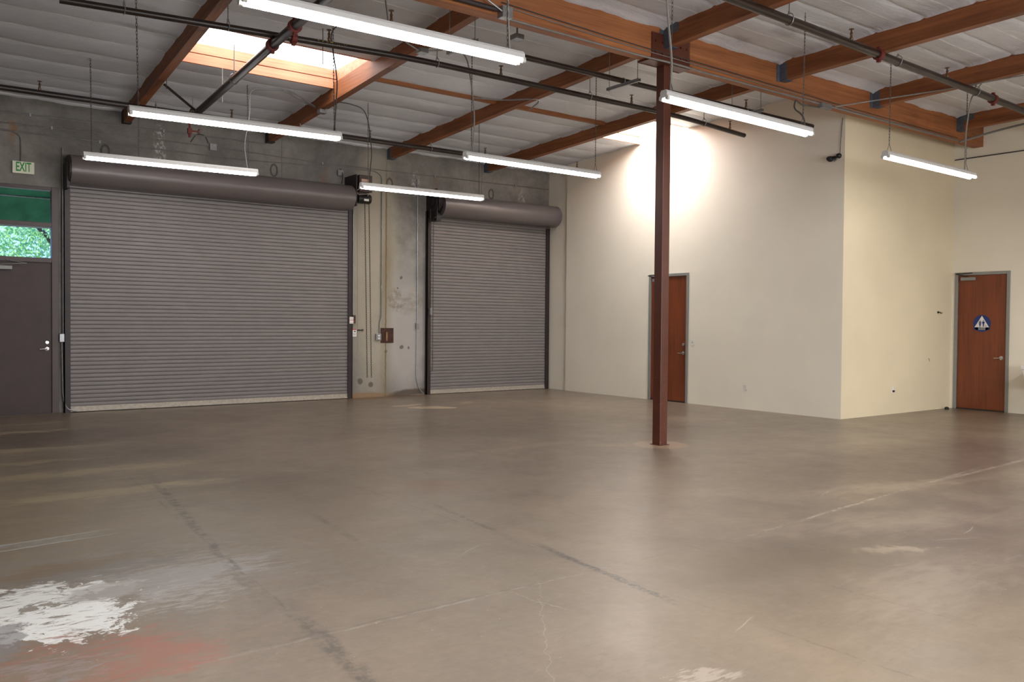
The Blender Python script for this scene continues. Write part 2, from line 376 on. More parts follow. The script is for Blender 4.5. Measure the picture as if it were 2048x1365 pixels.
def col_mat():
    g = NG('maroon_column_primer'); v = g.c
    f = g.noise(v, 3, 5, .6); c = g.mix(g.rng(f, .35, .7), lin((88, 44, 28)), lin((75, 36, 23)))
    low = g.n('ShaderNodeSeparateXYZ'); g.link(v, low.inputs[0])
    wear = g.rng(g.noise(v, 26, 5, .75), .60, .68)
    lo = g.rng(low.outputs[2], 2.4, .2, .05, .75)
    c = g.mix(g.math('MULTIPLY', wear, lo), c, lin((140, 88, 74)))
    c = g.mix(g.math('MULTIPLY', g.rng(g.noise(v, 11, 5, .7), .62, .66), g.rng(low.outputs[2], 1.6, .2, 0, .8)), c, lin((50, 22, 20)))
    return g.out(c, .42)
M_MAROON = col_mat()
M_TUBE = emit('glowing_tube', (1, .98, .96), TUBE_E)
M_DOME = emit('daylit_skylight_dome', (.96, .98, 1), SKY_E); M_DOME1 = emit('hazy_skylight_dome', (.96, .98, 1), SKY_E*.2)
def glass_mat():
    g = NG('window_glass'); g.b.inputs['Transmission Weight'].default_value = 1; g.b.inputs['IOR'].default_value = 1.02
    return g.out((.95, .98, .97), .0)
M_GLASS = glass_mat()
def leaf_mat():
    g = NG('sunlit_leaves'); f = g.noise(g.c, 1.6, 4, .6); f2 = g.noise(g.c, 9, 2)
    c = g.mix(g.rng(f, .35, .65), lin((96, 160, 110)), lin((178, 214, 120)))
    c = g.mix(g.rng(f2, .4, .7, 0, .6), c, lin((120, 190, 180)))
    t = g.n('ShaderNodeBsdfTranslucent'); g.link(c, t.inputs[0]); mx = g.n('ShaderNodeMixShader'); mx.inputs[0].default_value = .5
    g.out(c, .6); g.link(g.b.outputs[0], mx.inputs[1]); g.link(t.outputs[0], mx.inputs[2]); g.link(mx.outputs[0], g.t.nodes['Material Output'].inputs[0])
    return g.m
M_LEAF = leaf_mat()
def awn_mat():
    g = NG('green_awning_fabric'); f = g.noise(g.mapv(g.c, (1, .4, .4)), 3, 4, .5)
    c = g.mix(g.rng(f, .3, .7), lin((52, 104, 80)), lin((80, 130, 106)))
    t = g.n('ShaderNodeBsdfTranslucent'); g.link(c, t.inputs[0]); mx = g.n('ShaderNodeMixShader'); mx.inputs[0].default_value = .55
    g.out(c, .8)
    g.link(g.b.outputs[0], mx.inputs[1]); g.link(t.outputs[0], mx.inputs[2])
    g.link(mx.outputs[0], g.t.nodes['Material Output'].inputs[0])
    return g.m
M_AWN = awn_mat()

# ------------------------------------------------------------------ mesh helpers
def BM(): return bmesh.new()
def obj(name, bm, mat, parent=None, smooth=False, bevel=0):
    me = bpy.data.meshes.new(name)
    bmesh.ops.recalc_face_normals(bm, faces=bm.faces)
    bm.to_mesh(me); bm.free()
    for m in (mat if isinstance(mat, (list, tuple)) else [mat]): me.materials.append(m)
    o = bpy.data.objects.new(name, me); COL.objects.link(o)
    if parent: o.parent = parent
    if smooth:
        for p in me.polygons: p.use_smooth = True
        try: me.set_sharp_from_angle(angle=math.radians(40))
        except Exception: pass
    if bevel:
        b = o.modifiers.new('edge', 'BEVEL'); b.width = bevel; b.segments = 2; b.limit_method = 'ANGLE'
    return o
def thing(name, label, cat, loc=(0, 0, 0), group=None, kind=None):
    o = bpy.data.objects.new(name, None); COL.objects.link(o); o.location = loc; o.empty_display_size = .1
    return tag(o, label, cat, group, kind)
def tag(o, label, cat, group=None, kind=None):
    o['label'] = label; o['category'] = cat
    if group: o['group'] = group
    if kind: o['kind'] = kind
    return o
def box(bm, a, b):
    x0, y0, z0 = a; x1, y1, z1 = b
    vs = [bm.verts.new(p) for p in ((x0,y0,z0),(x1,y0,z0),(x1,y1,z0),(x0,y1,z0),(x0,y0,z1),(x1,y0,z1),(x1,y1,z1),(x0,y1,z1))]
    for f in ((3,2,1,0),(4,5,6,7),(0,1,5,4),(1,2,6,5),(2,3,7,6),(3,0,4,7)): bm.faces.new([vs[i] for i in f])
    return vs
def hexa(bm, pts):
    vs = [bm.verts.new(p) for p in pts]
    for f in ((3,2,1,0),(4,5,6,7),(0,1,5,4),(1,2,6,5),(2,3,7,6),(3,0,4,7)): bm.faces.new([vs[i] for i in f])
def fillet(pts, r=.06, n=5):
    if len(pts) < 3 or r <= 0: return [Vector(p) for p in pts]
    out = [Vector(pts[0])]
    for i in range(1, len(pts)-1):
        p, a, b = Vector(pts[i]), Vector(pts[i-1]), Vector(pts[i+1])
        ra = min(r, (a-p).length*.45, (b-p).length*.45)
        s, e = p+(a-p).normalized()*ra, p+(b-p).normalized()*ra
        for k in range(n+1):
            t = k/n; out.append(s*(1-t)**2 + p*2*t*(1-t) + e*t*t)
    out.append(Vector(pts[-1])); return out
def tube(bm, pts, r, seg=8, fr=.06, caps=True):
    pts = fillet(pts, fr)
    rings = []; prev = None
    for i, p in enumerate(pts):
        d = (pts[min(i+1, len(pts)-1)] - pts[max(i-1, 0)])
        if d.length < 1e-9: continue
        d.normalize()
        if prev is None: u = d.orthogonal().normalized()
        else:
            u = prev - d*prev.dot(d)
            u = u.normalized() if u.length > 1e-6 else d.orthogonal().normalized()
        prev = u; vv = d.cross(u)
        rings.append([bm.verts.new(p + (u*math.cos(2*math.pi*k/seg) + vv*math.sin(2*math.pi*k/seg))*r) for k in range(seg)])
    for a, b in zip(rings, rings[1:]):
        for k in range(seg): bm.faces.new((a[k], a[(k+1)%seg], b[(k+1)%seg], b[k]))
    if caps:
        bm.faces.new(rings[0][::-1]); bm.faces.new(rings[-1])
def cyl(bm, a, b, r, seg=16): tube(bm, [a, b], r, seg, 0)
def lathe(bm, prof, origin, axis='z', seg=14):
    """prof: list of (radius, height)"""
    rings = []
    for r, h in prof:
        ring = []
        for k in range(seg):
            c, s = math.cos(2*math.pi*k/seg)*r, math.sin(2*math.pi*k/seg)*r
            p = {'z': (c, s, h), 'y': (c, h, s), 'x': (h, c, s)}[axis]
            ring.append(bm.verts.new(Vector(origin)+Vector(p)))
        rings.append(ring)
    for a, b in zip(rings, rings[1:]):
        for k in range(seg): bm.faces.new((a[k], a[(k+1)%seg], b[(k+1)%seg], b[k]))
    bm.faces.new(rings[0][::-1]); bm.faces.new(rings[-1])
def ring(bm, c, R, r, normal='x', seg=14, ts=5, sy=1):
    rings = []
    for i in range(seg):
        a = 2*math.pi*i/seg; row = []
        for k in range(ts):
            b = 2*math.pi*k/ts; rr = R + r*math.cos(b); h = r*math.sin(b)
            q = {'x': (h, rr*math.cos(a), rr*math.sin(a)*sy), 'y': (rr*math.cos(a), h, rr*math.sin(a)*sy), 'z': (rr*math.cos(a), rr*math.sin(a)*sy, h)}[normal]
            row.append(bm.verts.new(Vector(c)+Vector(q)))
        rings.append(row)
    for i in range(seg):
        a, b = rings[i], rings[(i+1)%seg]
        for k in range(ts): bm.faces.new((a[k], a[(k+1)%ts], b[(k+1)%ts], b[k]))
def chain(bm, a, b, pitch=.03, w=.008, r=.0028):
    a, b = Vector(a), Vector(b); L = (b-a).length; n = max(2, int(L/pitch)); d = (b-a)/n
    for i in range(n):
        c = a + d*(i+.5); nm = 'x' if i % 2 else 'y'
        ring(bm, c, w, r, nm, 8, 4, pitch*.62/w)
def extrude_x(bm, prof, x0, x1):
    """closed profile of (y, z) swept along x"""
    A = [bm.verts.new((x0, y, z)) for y, z in prof]; B = [bm.verts.new((x1, y, z)) for y, z in prof]
    n = len(prof)
    for i in range(n): bm.faces.new((A[i], A[(i+1)%n], B[(i+1)%n], B[i]))
    bm.faces.new(A[::-1]); bm.faces.new(B)
def poly(bm, pts, d):
    """flat polygon with thickness vector d"""
    A = [bm.verts.new(p) for p in pts]; B = [bm.verts.new(Vector(p)+Vector(d)) for p in pts]
    n = len(pts); bm.faces.new(A[::-1]); bm.faces.new(B)
    for i in range(n): bm.faces.new((A[i], A[(i+1)%n], B[(i+1)%n], B[i]))
def text(name, s, size, mat, parent, mw, ext=.001, sx=1, off=0):
    cu = bpy.data.curves.new(name, 'FONT'); cu.body = s; cu.size = size; cu.extrude = ext; cu.offset = off
    cu.align_x = 'CENTER'; cu.align_y = 'CENTER'; cu.resolution_u = 3
    t = bpy.data.objects.new(name, cu); COL.objects.link(t)
    bpy.context.view_layer.update()
    me = bpy.data.meshes.new_from_object(t.evaluated_get(bpy.context.evaluated_depsgraph_get()))
    bpy.data.objects.remove(t)
    me.transform(mw @ Matrix.Diagonal((sx, 1, 1, 1)))
    me.materials.clear(); me.materials.append(mat)
    o = bpy.data.objects.new(name, me); COL.objects.link(o)
    if parent: o.parent = parent
    return o
FACE_Y = Matrix.Rotation(math.pi/2, 4, 'X')                                # reads from -y side
FACE_X = Matrix.Rotation(-math.pi/2, 4, 'Z') @ Matrix.Rotation(math.pi/2, 4, 'X')   # reads from -x side
def struct(name, bm, mat, label, cat, **k): return tag(obj(name, bm, mat, **k), label, cat, kind='structure')

# ------------------------------------------------------------------ setting
FX = [XL, .2, 1.0, 1.8, 3.0, 4.2, 6.0, 8.4, 11, X3+.3]; FY = [YN, 2.2, 3.4, 4.3, 5.2, 6.1, 7.6, 9.4, 11.6, 13.8, YB+.35]
b = BM(); fm = []
gv = [[b.verts.new((x, y, 0)) for y in FY] for x in FX]
for i in range(len(FX)-1):
    for j in range(len(FY)-1):
        f = b.faces.new((gv[i][j], gv[i+1][j], gv[i+1][j+1], gv[i][j+1])); f.material_index = len(fm)
        fm.append(floor_mat((FX[i], FX[i+1], FY[j], FY[j+1])))
box(b, (XL, YN, -.2), (X3+.3, YB+.35, -.01))
struct('floor', b, fm, 'worn polished concrete floor with paint stains and saw cut joints', 'floor')
ZT = 5.75
DX0, DX1, DTOP = 1.36, 2.39, 3.60       # exterior door frame opening
b = BM()
box(b, (XL, YB, 0), (DX0, YB+.25, ZT)); box(b, (DX0, YB, DTOP), (DX1, YB+.25, ZT)); box(b, (DX1, YB, 0), (X3, YB+.25, ZT))
struct('wall_back', b, M_CONC, 'grey cast concrete wall behind both roller shutters', 'wall')
D1a, D1b, DH = 11.13, 12.10, 2.45          # office door opening in right wall (y)
b = BM()
box(b, (X1, Y2+.0, 0), (X1+.15, D1a, ZT)); box(b, (X1, D1a, DH), (X1+.15, D1b, ZT)); box(b, (X1+.135, D1a-.1, -.02), (X1+.155, D1b+.1, DH+.1)); box(b, (X1, D1b, 0), (X1+.15, 14.70, ZT))
box(b, (XS, 14.70, 0), (XS+.1, YB, ZT))
struct('wall_right', b, M_CREAM, 'tall cream painted office wall behind the steel column', 'wall')
b = BM(); box(b, (X1+.0015, Y2-.003, 0), (X3, Y2+.15, ZT))
struct('wall_office', b, M_WARM, 'warm cream wall panel between outside corner and restroom door', 'wall')
R0, R1 = 6.90, 7.785
b = BM()
box(b, (X3, YN, 0), (X3+.15, R0, ZT)); box(b, (X3, R0, DH), (X3+.15, R1, ZT)); box(b, (X3+.135, R0-.1, -.02), (X3+.155, R1+.1, DH+.1)); box(b, (X3, R1, 0), (X3+.15, Y2+.15, ZT))
struct('wall_far', b, M_CREAM, 'cream wall around the restroom door', 'wall')
b = BM(); box(b, (XL-.2, YN, 0), (XL, YB+.25, ZT))
struct('wall_left', b, M_CONC, 'grey concrete side wall', 'wall')
WA, WB, WZ0, WZ1 = 0.5, 9.5, .9, 3.3
b = BM(); box(b, (XL-.2, YN-.2, 0), (WA, YN, ZT)); box(b, (WB, YN-.2, 0), (X3+.15, YN, ZT)); box(b, (WA, YN-.2, 0), (WB, YN, WZ0)); box(b, (WA, YN-.2, WZ1), (WB, YN, ZT))
struct('wall_front', b, M_CREAM, 'cream painted wall opposite the roller shutters', 'wall')

b = BM(); box(b, (WA, YN-.11, WZ0), (WB, YN-.10, WZ1)); struct('window_3', b, M_GLASS, 'wide storefront window added around the fill light, opposite the roller shutters', 'window')  # unseen window, added as a setting for the fill light
b = BM()
for k in range(7):
    x = WA + (WB-WA-.06)*k/6; box(b, (x, YN-.15, WZ0), (x+.06, YN-.05, WZ1))
box(b, (WA, YN-.15, WZ0), (WB, YN-.05, WZ0+.06)); box(b, (WA, YN-.15, WZ1-.06), (WB, YN-.05, WZ1))
struct('trim_1', b, M_BRONZE, 'bronze mullions of the added storefront window', 'trim')

# ceiling film: quilted white insulation, stapled every 0.61 m
SKY = [(3.43, 5.80, 11.14, 12.42), (10.80, X1+.02, 11.20, 12.42)]
PX = [(3.40, 15.38, 3.17, 9.4), (5.85, 15.38, 5.75, 8.35), (8.36, 15.38, 8.36, 8.4), (10.72, 15.38, 10.92, 8.6)]
def px_at(i, y):
    if i < 0: return XL
    if i > 3: return X3
    x0, y0, x1, y1 = PX[i]; return x0+(x1-x0)*(y0-y)/(y0-y1)
b = BM()
def film(b, xa, xb, ys, zf, sy, skip=(), seed=0, nx=40):
    grid = []
    for y in ys:
        x0, x1 = xa(y), xb(y); row = []
        for i in range(nx+1):
            t = i/nx; x = x0+(x1-x0)*t
            k = abs(math.sin(math.pi*(y-sy)/.61))
            z = zf(y) - (.045 if seed < 10 else .014)*k**.5 + .012*math.exp(-((k/.10)**2))
            z += .012*mnoise.noise(Vector((x*1.7, y*2.3, seed)))
            e = min(t, 1-t)*(x1-x0); z += (.045 if seed < 10 else .014)*k**.5*max(0, 1-e/.30)*.85
            if e < .16: z -= (.055+.035*mnoise.noise(Vector((seed, y*2.1, 1.3+2*round(t))))+.014*mnoise.noise(Vector((seed, y*8, 3.3+2*round(t)))))*(1-e/.16)**2
            ey = min(abs(y-GY0), abs(y-GY1), abs(YB-y))
            if ey < .16: z -= (.05+.03*mnoise.noise(Vector((x*2.1, seed, .3)))+.014*mnoise.noise(Vector((x*8, seed, .3))))*(1-ey/.16)**2
            if any(s[0]-.03 < x < s[1]+.03 and s[2]-.03 < y < s[3]+.03 for s in skip): z = zf(y)
            row.append(b.verts.new((x, y, z)))
        grid.append(row)
    for a, c in zip(grid, grid[1:]):
        for i in range(nx):
            m = (a[i].co+a[i+1].co+c[i].co+c[i+1].co)/4
            if any(s[0] < m.x < s[1] and s[2] < m.y < s[3] for s in skip): continue
            b.faces.new((a[i], a[i+1], c[i+1], c[i]))
ysF = sorted(set([round(GY1-.05 + .03815*i, 4) for i in range(210)] + [11.14, 11.20, 12.42, YB+.01]))
ysF = [y for y in ysF if y <= YB+.02]
for i in range(-1, 4):
    xa = (lambda y, i=i: px_at(i, y)); xb = (lambda y, i=i: px_at(i+1, y) if i < 3 else X1+.1)
    sk = [SKY[0]] if i == 0 else [SKY[1]] if i == 3 else []
    n = 90 if i == -1 else 44
    film(b, xa, xb, ysF, zdeck, 11.7, sk, i, n)
RX = [(7.80, 7.40, 7.66, 5.0), (10.09, 7.40, 10.02, 4.2), (12.40, 7.40, 12.32, 5.2), (15.02, 7.40, 14.9, 5.0)]
NX = [-4, -1.65, .8, 3.2, 5.5] ; 
def rx_at(j, y):
    if j < len(NX): return NX[j] if j else XL
    j -= len(NX)
    if j >= 4: return X3+.1
    x0, y0, x1, y1 = RX[j]; y = max(y, 3.5); return x0+(x1-x0)*(y0-y)/(y0-y1)
ysN = [GY0+.02 - .03815*i for i in range(110)] + [3.2-.0763*i for i in range(120)]
ysN = [y for y in ysN if y > YN-.05] + [YN-.02]
for j in range(0, 9):
    film(b, (lambda y, j=j: rx_at(j, y)), (lambda y, j=j: rx_at(j+1, y)), ysN, zdn, 6.55, (), 20+j, 40)
# strip of film above the office behind the girder
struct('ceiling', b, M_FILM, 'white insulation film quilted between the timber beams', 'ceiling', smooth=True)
b = BM()
def roofbox(x0, x1, y0, y1):
    if x1-x0 > .01 and y1-y0 > .01: box(b, (x0, y0, 5.74), (x1, y1, 5.80))
s0, s1 = SKY
roofbox(XL-.3, X3+.4, YN-.3, 11.25); roofbox(XL-.3, X3+.4, 12.5, YB+.4)
roofbox(XL-.3, 3.35, 11.25, 12.5); roofbox(5.9, 10.7, 11.25, 12.5); roofbox(12.6, X3+.4, 11.25, 12.5)
struct('roof', b, M_GUIDE, 'flat roof deck above the insulation film', 'roof')

# ------------------------------------------------------------------ timber beams
b = BM(); box(b, (XL, GY0, 4.715), (X3, GY1, 5.36))
gir = obj('timber_girder', b, M_GIRD); tag(gir, 'deep laminated timber girder resting on the maroon steel column', 'beam', kind='thing')
def beam(x0, y0, x1, y1, zf, wd, dep, label):
    b = BM(); h = wd/2
    hexa(b, [(x0-h, y0, zf(y0)), (x0+h, y0, zf(y0)), (x1+h, y1, zf(y1)), (x1-h, y1, zf(y1)),
             (x0-h, y0, zf(y0)+dep), (x0+h, y0, zf(y0)+dep), (x1+h, y1, zf(y1)+dep), (x1-h, y1, zf(y1)+dep)])
    return tag(obj('timber_beam', b, M_PURL), label, 'beam', 'parallel roof beams', 'thing')
fl = ['first roof beam from the left, meeting the concrete wall above the left strip lights',
      'roof beam right of the large skylight, glowing orange where daylight hits it',
      'roof beam meeting the concrete wall just above the pillar between the shutters',
      'roof beam meeting the concrete wall above the smaller shutter, beside the small skylight']
beams = []
for i, (x0, y0, x1, y1) in enumerate(PX):
    yN = GY1; t = (y0-yN)/(y0-y1); xn = x0+(x1-x0)*t
    beams.append(beam(x0, YB-.03, xn, yN, zp, .115, .27, fl[i]))
nl = ['near roof beam hung from the girder directly above the maroon steel column',
      'near roof beam hung from the girder, second to the right of the steel column',
      'near roof beam hung from the girder with the dark diagonal brace against it',
      'near roof beam hung at the far right end of the girder beside the cream wall']
for i, (x0, y0, x1, y1) in enumerate(RX):
    t = (y0-(-5.4))/(y0-y1); xn = rx_at(5+i, 3.5)
    beams.append(beam(x0, GY0-.01, xn, 3.5, zpn, .115, .30, nl[i]))
    b = BM(); h = .0575
    hexa(b, [(xn-h, 3.5, zpn(3.5)), (xn+h, 3.5, zpn(3.5)), (xn+h, -5.4, zpn(-5.4)), (xn-h, -5.4, zpn(-5.4)),
             (xn-h, 3.5, zpn(3.5)+.3), (xn+h, 3.5, zpn(3.5)+.3), (xn+h, -5.4, zpn(-5.4)+.3), (xn-h, -5.4, zpn(-5.4)+.3)])
    obj('beam_extension', b, M_PURL, beams[-1])
# short exposed joists under the film
for x0, x1, y, lab in ((5.92, 8.30, 11.70, 'thin exposed joist bridging the middle bay between two roof beams'),
                       (8.46, 10.76, 11.72, 'thin exposed joist bridging the bay beside the small skylight')):
    b = BM(); z = zdeck(y)-.045; box(b, (x0, y-.045, z-.02), (x1, y+.045, z+.06))
    tag(obj('ceiling_joist', b, M_GIRD), lab, 'beam', kind='thing')
# beam seats on the concrete wall
for i, (x0, y0, x1, y1) in enumerate(PX):
    b = BM(); z = zp(YB)
    box(b, (x0-.065, YB-.16, z-.012), (x0+.065, YB, z)); box(b, (x0-.067, YB-.14, z-.01), (x0-.058, YB, z+.2)); box(b, (x0+.058, YB-.14, z-.01), (x0+.067, YB, z+.2))
    obj('wall_bracket', b, M_BRACK if i > 1 else M_GUIDE, beams[i])
# hangers of near beams
for i, (x0, y0, x1, y1) in enumerate(RX):
    b = BM(); z = zpn(GY0)
    box(b, (x0-.064, GY0-.12, z-.012), (x0+.064, GY0, z)); box(b, (x0-.066, GY0-.12, z-.012), (x0-.058, GY0, z+.22)); box(b, (x0+.058, GY0-.12, z-.012), (x0+.066, GY0, z+.22))
    box(b, (x0-.13, GY0-.008, z-.02), (x0-.055, GY0, z+.21)) if i < 3 else None
    h = obj('hanger_bracket', b, M_BRACK, beams[4+i])
    if i in (0, 3):
        b = BM(); zz = z+.19
        poly(b, [(x0-.072, GY0-.02, zz+.06), (x0-.072, GY0-.02, zz-.06), (x0-.072, GY0-.22, zz-.05), (x0-.072, GY0-.58, zz+.0), (x0-.072, GY0-.60, zz+.07)], (.008, 0, 0))
        for yy in (.06, .22, .36, .5): cyl(b, (x0-.085, GY0-yy-.02, zz+.02), (x0-.07, GY0-yy-.02, zz+.02), .014, 8)
        obj('strap_plate', b, M_BRACK, beams[4+i])

# ------------------------------------------------------------------ skylights
def skylight(s, lab, side_right=True):
    x0, x1, y0, y1 = s; zt = 5.40
    t = thing('skylight', lab, 'skylight', ((x0+x1)/2, (y0+y1)/2, zdeck(y1)), 'skylights in the roof', 'thing')
    def P(o): o.parent = t; o.matrix_parent_inverse = t.matrix_world.inverted(); return o
    bpy.context.view_layer.update()
    zl = zdeck(y1)-.05
    b = BM(); box(b, (x0, y1, zl), (x1, y1+.04, zl+.138)); P(obj('lower_curb_board', b, M_CURB))
    b = BM(); box(b, (x0, y1+.015, zl+.156), (x1, y1+.05, zt+.05)); P(obj('upper_curb_board', b, M_CURB))
    b = BM(); zl2 = zdeck(y0)-.005
    box(b, (x0, y0-.04, zl2), (x1, y0, zt+.05)); P(obj('near_curb_board', b, M_CURB))
    b = BM(); box(b, (x0-.05, y0, zl2), (x0, y1, zt+.05)); P(obj('side_curb_board', b, M_CURB))
    if side_right:
        b = BM(); box(b, (x1, y0, zl2), (x1+.05, y1, zt+.05)); P(obj('side_curb_board', b, M_CURB))
    b = BM(); n = 8
    g = [[b.verts.new((x0-.04+(x1-x0+.08)*i/n, y0-.03+(y1-y0+.06)*j/n, zt+.18*min(1, 3*math.sin(math.pi*i/n))*min(1, 2*math.sin(math.pi*j/n))*.6)) for j in range(n+1)] for i in range(n+1)]
    for i in range(n):
        for j in range(n): b.faces.new((g[i][j], g[i+1][j], g[i+1][j+1], g[i][j+1]))
    P(obj('dome', b, M_DOME1 if side_right else M_DOME, smooth=True))
skylight(SKY[0], 'large skylight glowing white over orange timber curbs, above the big shutter')
skylight(SKY[1], 'small bright skylight against the cream wall, left of the steel column', False)

# ------------------------------------------------------------------ steel column
CX, CY, CW = 7.865, 7.475, .0655
t = thing('steel_column', 'square maroon steel column standing in the middle of the floor', 'column', (CX, CY, 0), kind='thing')
b = BM(); box(b, (-CW, -CW, 0), (CW, CW, 4.715)); obj('post', b, M_MAROON, t, bevel=.008)
b = BM(); yf = GY0-CY
box(b, (-.335, yf-.012, -.02+4.70), (.335, yf, 5.02)); box(b, (-.335, GY1-CY, 4.68), (.335, GY1-CY+.012, 5.02)); box(b, (-.36, yf-.03, 4.685), (.36, GY1-CY+.03, 4.714))
for sx in (-.27, -.15, .17, .28):
    for z in (4.78, 4.92): cyl(b, (sx, yf-.03, z), (sx, yf-.01, z), .016, 6)
obj('saddle_plate', b, M_MAROON, t)
b = BM(); box(b, (-.085, -.085, .0), (.085, .085, .008)); obj('base_plate', b, M_MAROON, t)

# ------------------------------------------------------------------ roller shutters
def shutter(x0, x1, ztop, pitch, lab, hood_l, hood_r):
    xc = (x0+x1)/2
    t = thing('roller_shutter', lab, 'roller shutter', (xc, YB, 0), 'roller shutters in the concrete wall', 'thing')
    h = (x1-x0)/2; b = BM(); n = int((ztop-.09)/pitch); Y = -.03
    prof = []
    for i in range(n+2):
        z = .09+i*pitch
        for f, d in ((.0, 0), (.03, .010), (.10, .0145), (.30, .0175), (.6, .0185), (.84, .0165), (.93, .010), (.96, .0)):
            prof.append((Y-d, z+f*pitch))
    zt = prof[-1][1]; prof += [(Y+.012, zt), (Y+.012, .09)]
    extrude_x(b, prof, -h, h)
    obj('curtain', b, M_SLAT, t)
    b = BM(); box(b, (-h+.01, Y-.035, .012), (h-.01, Y+.01, .035)); box(b, (-h+.01, Y-.014, .03), (h-.01, Y+.008, .095)); obj('bottom_bar', b, M_BAR, t)
    for s in (-1, 1):
        b = BM(); xa = s*(h-.02); xb = s*(h+.075)
        box(b, (min(xa, xb), -.075, 0), (max(xa, xb), -.055, ztop+.1)); box(b, (min(s*(h+.06), xb), -.075, 0), (max(s*(h+.06), xb), 0, ztop+.1))
        box(b, (min(s*(h+.03), xb), -.012, 0), (max(s*(h+.03), xb), 0, ztop+.1))
        obj('guide_rail', b, M_GUIDE, t)
    b = BM(); R = .235; yc = -.29; zc = ztop+.21
    prof = [(0, zc+R)] + [(yc-R*math.sin(a), zc+R*math.cos(a)) for a in [math.pi*k/14 for k in range(15)]] + [(-.2, zc-R), (-.09, zc-R+.05), (-.06, zc-R+.01), (-.0, zc-R+.01)]
    extrude_x(b, prof, hood_l-xc, hood_r-xc); hd = obj('hood', b, M_HOOD, t, smooth=True)
    b = BM(); box(b, (hood_l-xc, -.115, ztop-.045), (hood_r-xc, -.10, ztop+.02)); obj('hood_lip', b, M_HOOD, t)
    return t, h, zc, yc, R
s1, h1, zc1, yc1, R1_ = shutter(2.53, 7.44, 3.66, .0665, 'wide grey roller shutter beside the brown exterior door', 2.50, 7.36)
s2, h2, zc2, yc2, R2_ = shutter(9.27, 12.37, 3.70, .0665, 'narrow grey roller shutter next to the cream wall', 9.36, 12.42)
b = BM(); xe = 12.42-(9.27+12.37)/2
lathe(b, [(R2_, 0), (R2_*1.0, .012), (R2_*.93, .03)], (xe, yc2, zc2), 'x', 24); obj('hood_end_cap', b, M_HOOD, s2, smooth=True)
b = BM(); lathe(b, [(.225, 0), (.225, .02)], (2.475-(2.53+7.44)/2, yc1, zc1), 'x', 20); box(b, (-2.53, yc1-.1, zc1-.3), (-2.49, 0, zc1+.1)); obj('end_bracket', b, M_GUIDE, s1)

# electric operator on the wide shutter
t = thing('shutter_operator', 'brown electric operator with black motor at right end of wide shutter', 'motor', (7.40, YB, 3.75), kind='thing')
b = BM(); box(b, (-.03, -.50, -.05), (-.01, 0, .55)); lathe(b, [(.19, 0), (.19, .03), (.06, .03), (.06, .06)], (-.01, -.26, .18), 'x', 20); obj('bracket_plate', b, M_GUIDE, t)
b = BM(); box(b, (.06, -.46, .24), (.33, -.22, .56)); cbx = obj('control_box', b, M_OPER, t, bevel=.01)
b = BM(); box(b, (.10, -.466, .43), (.26, -.4605, .48)); obj('rating_label', b, plain('label_paper', (196, 158, 138), .6), cbx)['label'] = 'pale label'
b = BM(); lathe(b, [(.03, 0), (.09, .01), (.095, .03), (.095, .25), (.085, .28), (.04, .29)], (.06, -.34, .12), 'x', 20); mot = obj('motor', b, M_BLACK, t, smooth=True)
b = BM(); box(b, (.17, -.437, .07), (.27, -.425, .11)); obj('motor_label', b, M_WHITE, mot)['label'] = 'small white label'
b = BM(); tube(b, [(.08, -.46, .30), (-.02, -.48, .24), (.02, -.47, .17), (.2, -.44, .2)], .006, 6); tube(b, [(.3, -.42, .25), (.24, -.44, .17)], .006, 6); obj('wire', b, M_WCABLE, t)
b = BM(); tube(b, [(-.14, -.04, .70), (-.10, -.06, .62), (-.12, -.1, .52), (-.16, -.14, .40)], .010, 6); obj('flexible_conduit', b, M_DCABLE, t)
for dx in (.10, .19):
    b = BM(); lo, hi = -3.33, .1
    chain(b, (.17+dx+.05, -.30, lo), (.12+dx+.02, -.32, hi), .036, .011, .0034)
    obj('hand_chain', b, M_GUIDE, t)
# chain hoist on the narrow shutter
t = thing('chain_hoist', 'black chain wheel housing at left end of narrow shutter', 'hoist', (9.27, YB, 3.72), kind='thing')
b = BM(); box(b, (-.06, -.42, -.06), (-.045, 0, .50))
lathe(b, [(.21, 0), (.215, .02), (.215, .10), (.2, .12)], (-.04, -.25, .24), 'x', 20); obj('gear_cover', b, M_BLACK, t, smooth=True)
b = BM()
for a in range(8): cyl(b, (-.052, -.25, .24), (-.052, -.25+.19*math.cos(a*math.pi/4), .24+.19*math.sin(a*math.pi/4)), .010, 6)
ring(b, (-.055, -.25, .24), .17, .012, 'x', 20); ring(b, (-.055, -.25, .24), .05, .014, 'x', 14)
for a in range(5): cyl(b, (-.03+.03*a, -.47, .05+.05*a), (-.04+.03*a, -.46, .42-.03*a), .007, 6)
obj('chain_wheel', b, M_GUIDE, t)
b = BM(); box(b, (-.03, -.36, -.14), (.08, -.1, .03)); cyl(b, (-.06, -.3, -.08), (.1, -.3, -.08), .04, 12); obj('lock_bracket', b, M_BLACK, t)
b = BM(); chain(b, (-.075, -.20, -3.2), (-.075, -.20, .1), .036, .011, .0034); obj('hand_chain', b, M_CHAIN, t); b = BM(); chain(b, (-.02, -.22, -3.2), (-.02, -.22, .1), .036, .011, .0034); ring(b, (-.048, -.21, -3.2), .027, .005, 'y', 12, 5); obj('hand_chain', b, M_CHAIN, t)
b = BM(); box(b, (-.03, -.13, -2.06), (.03, -.076, -1.92)); obj('chain_keeper', b, M_GALV, t)

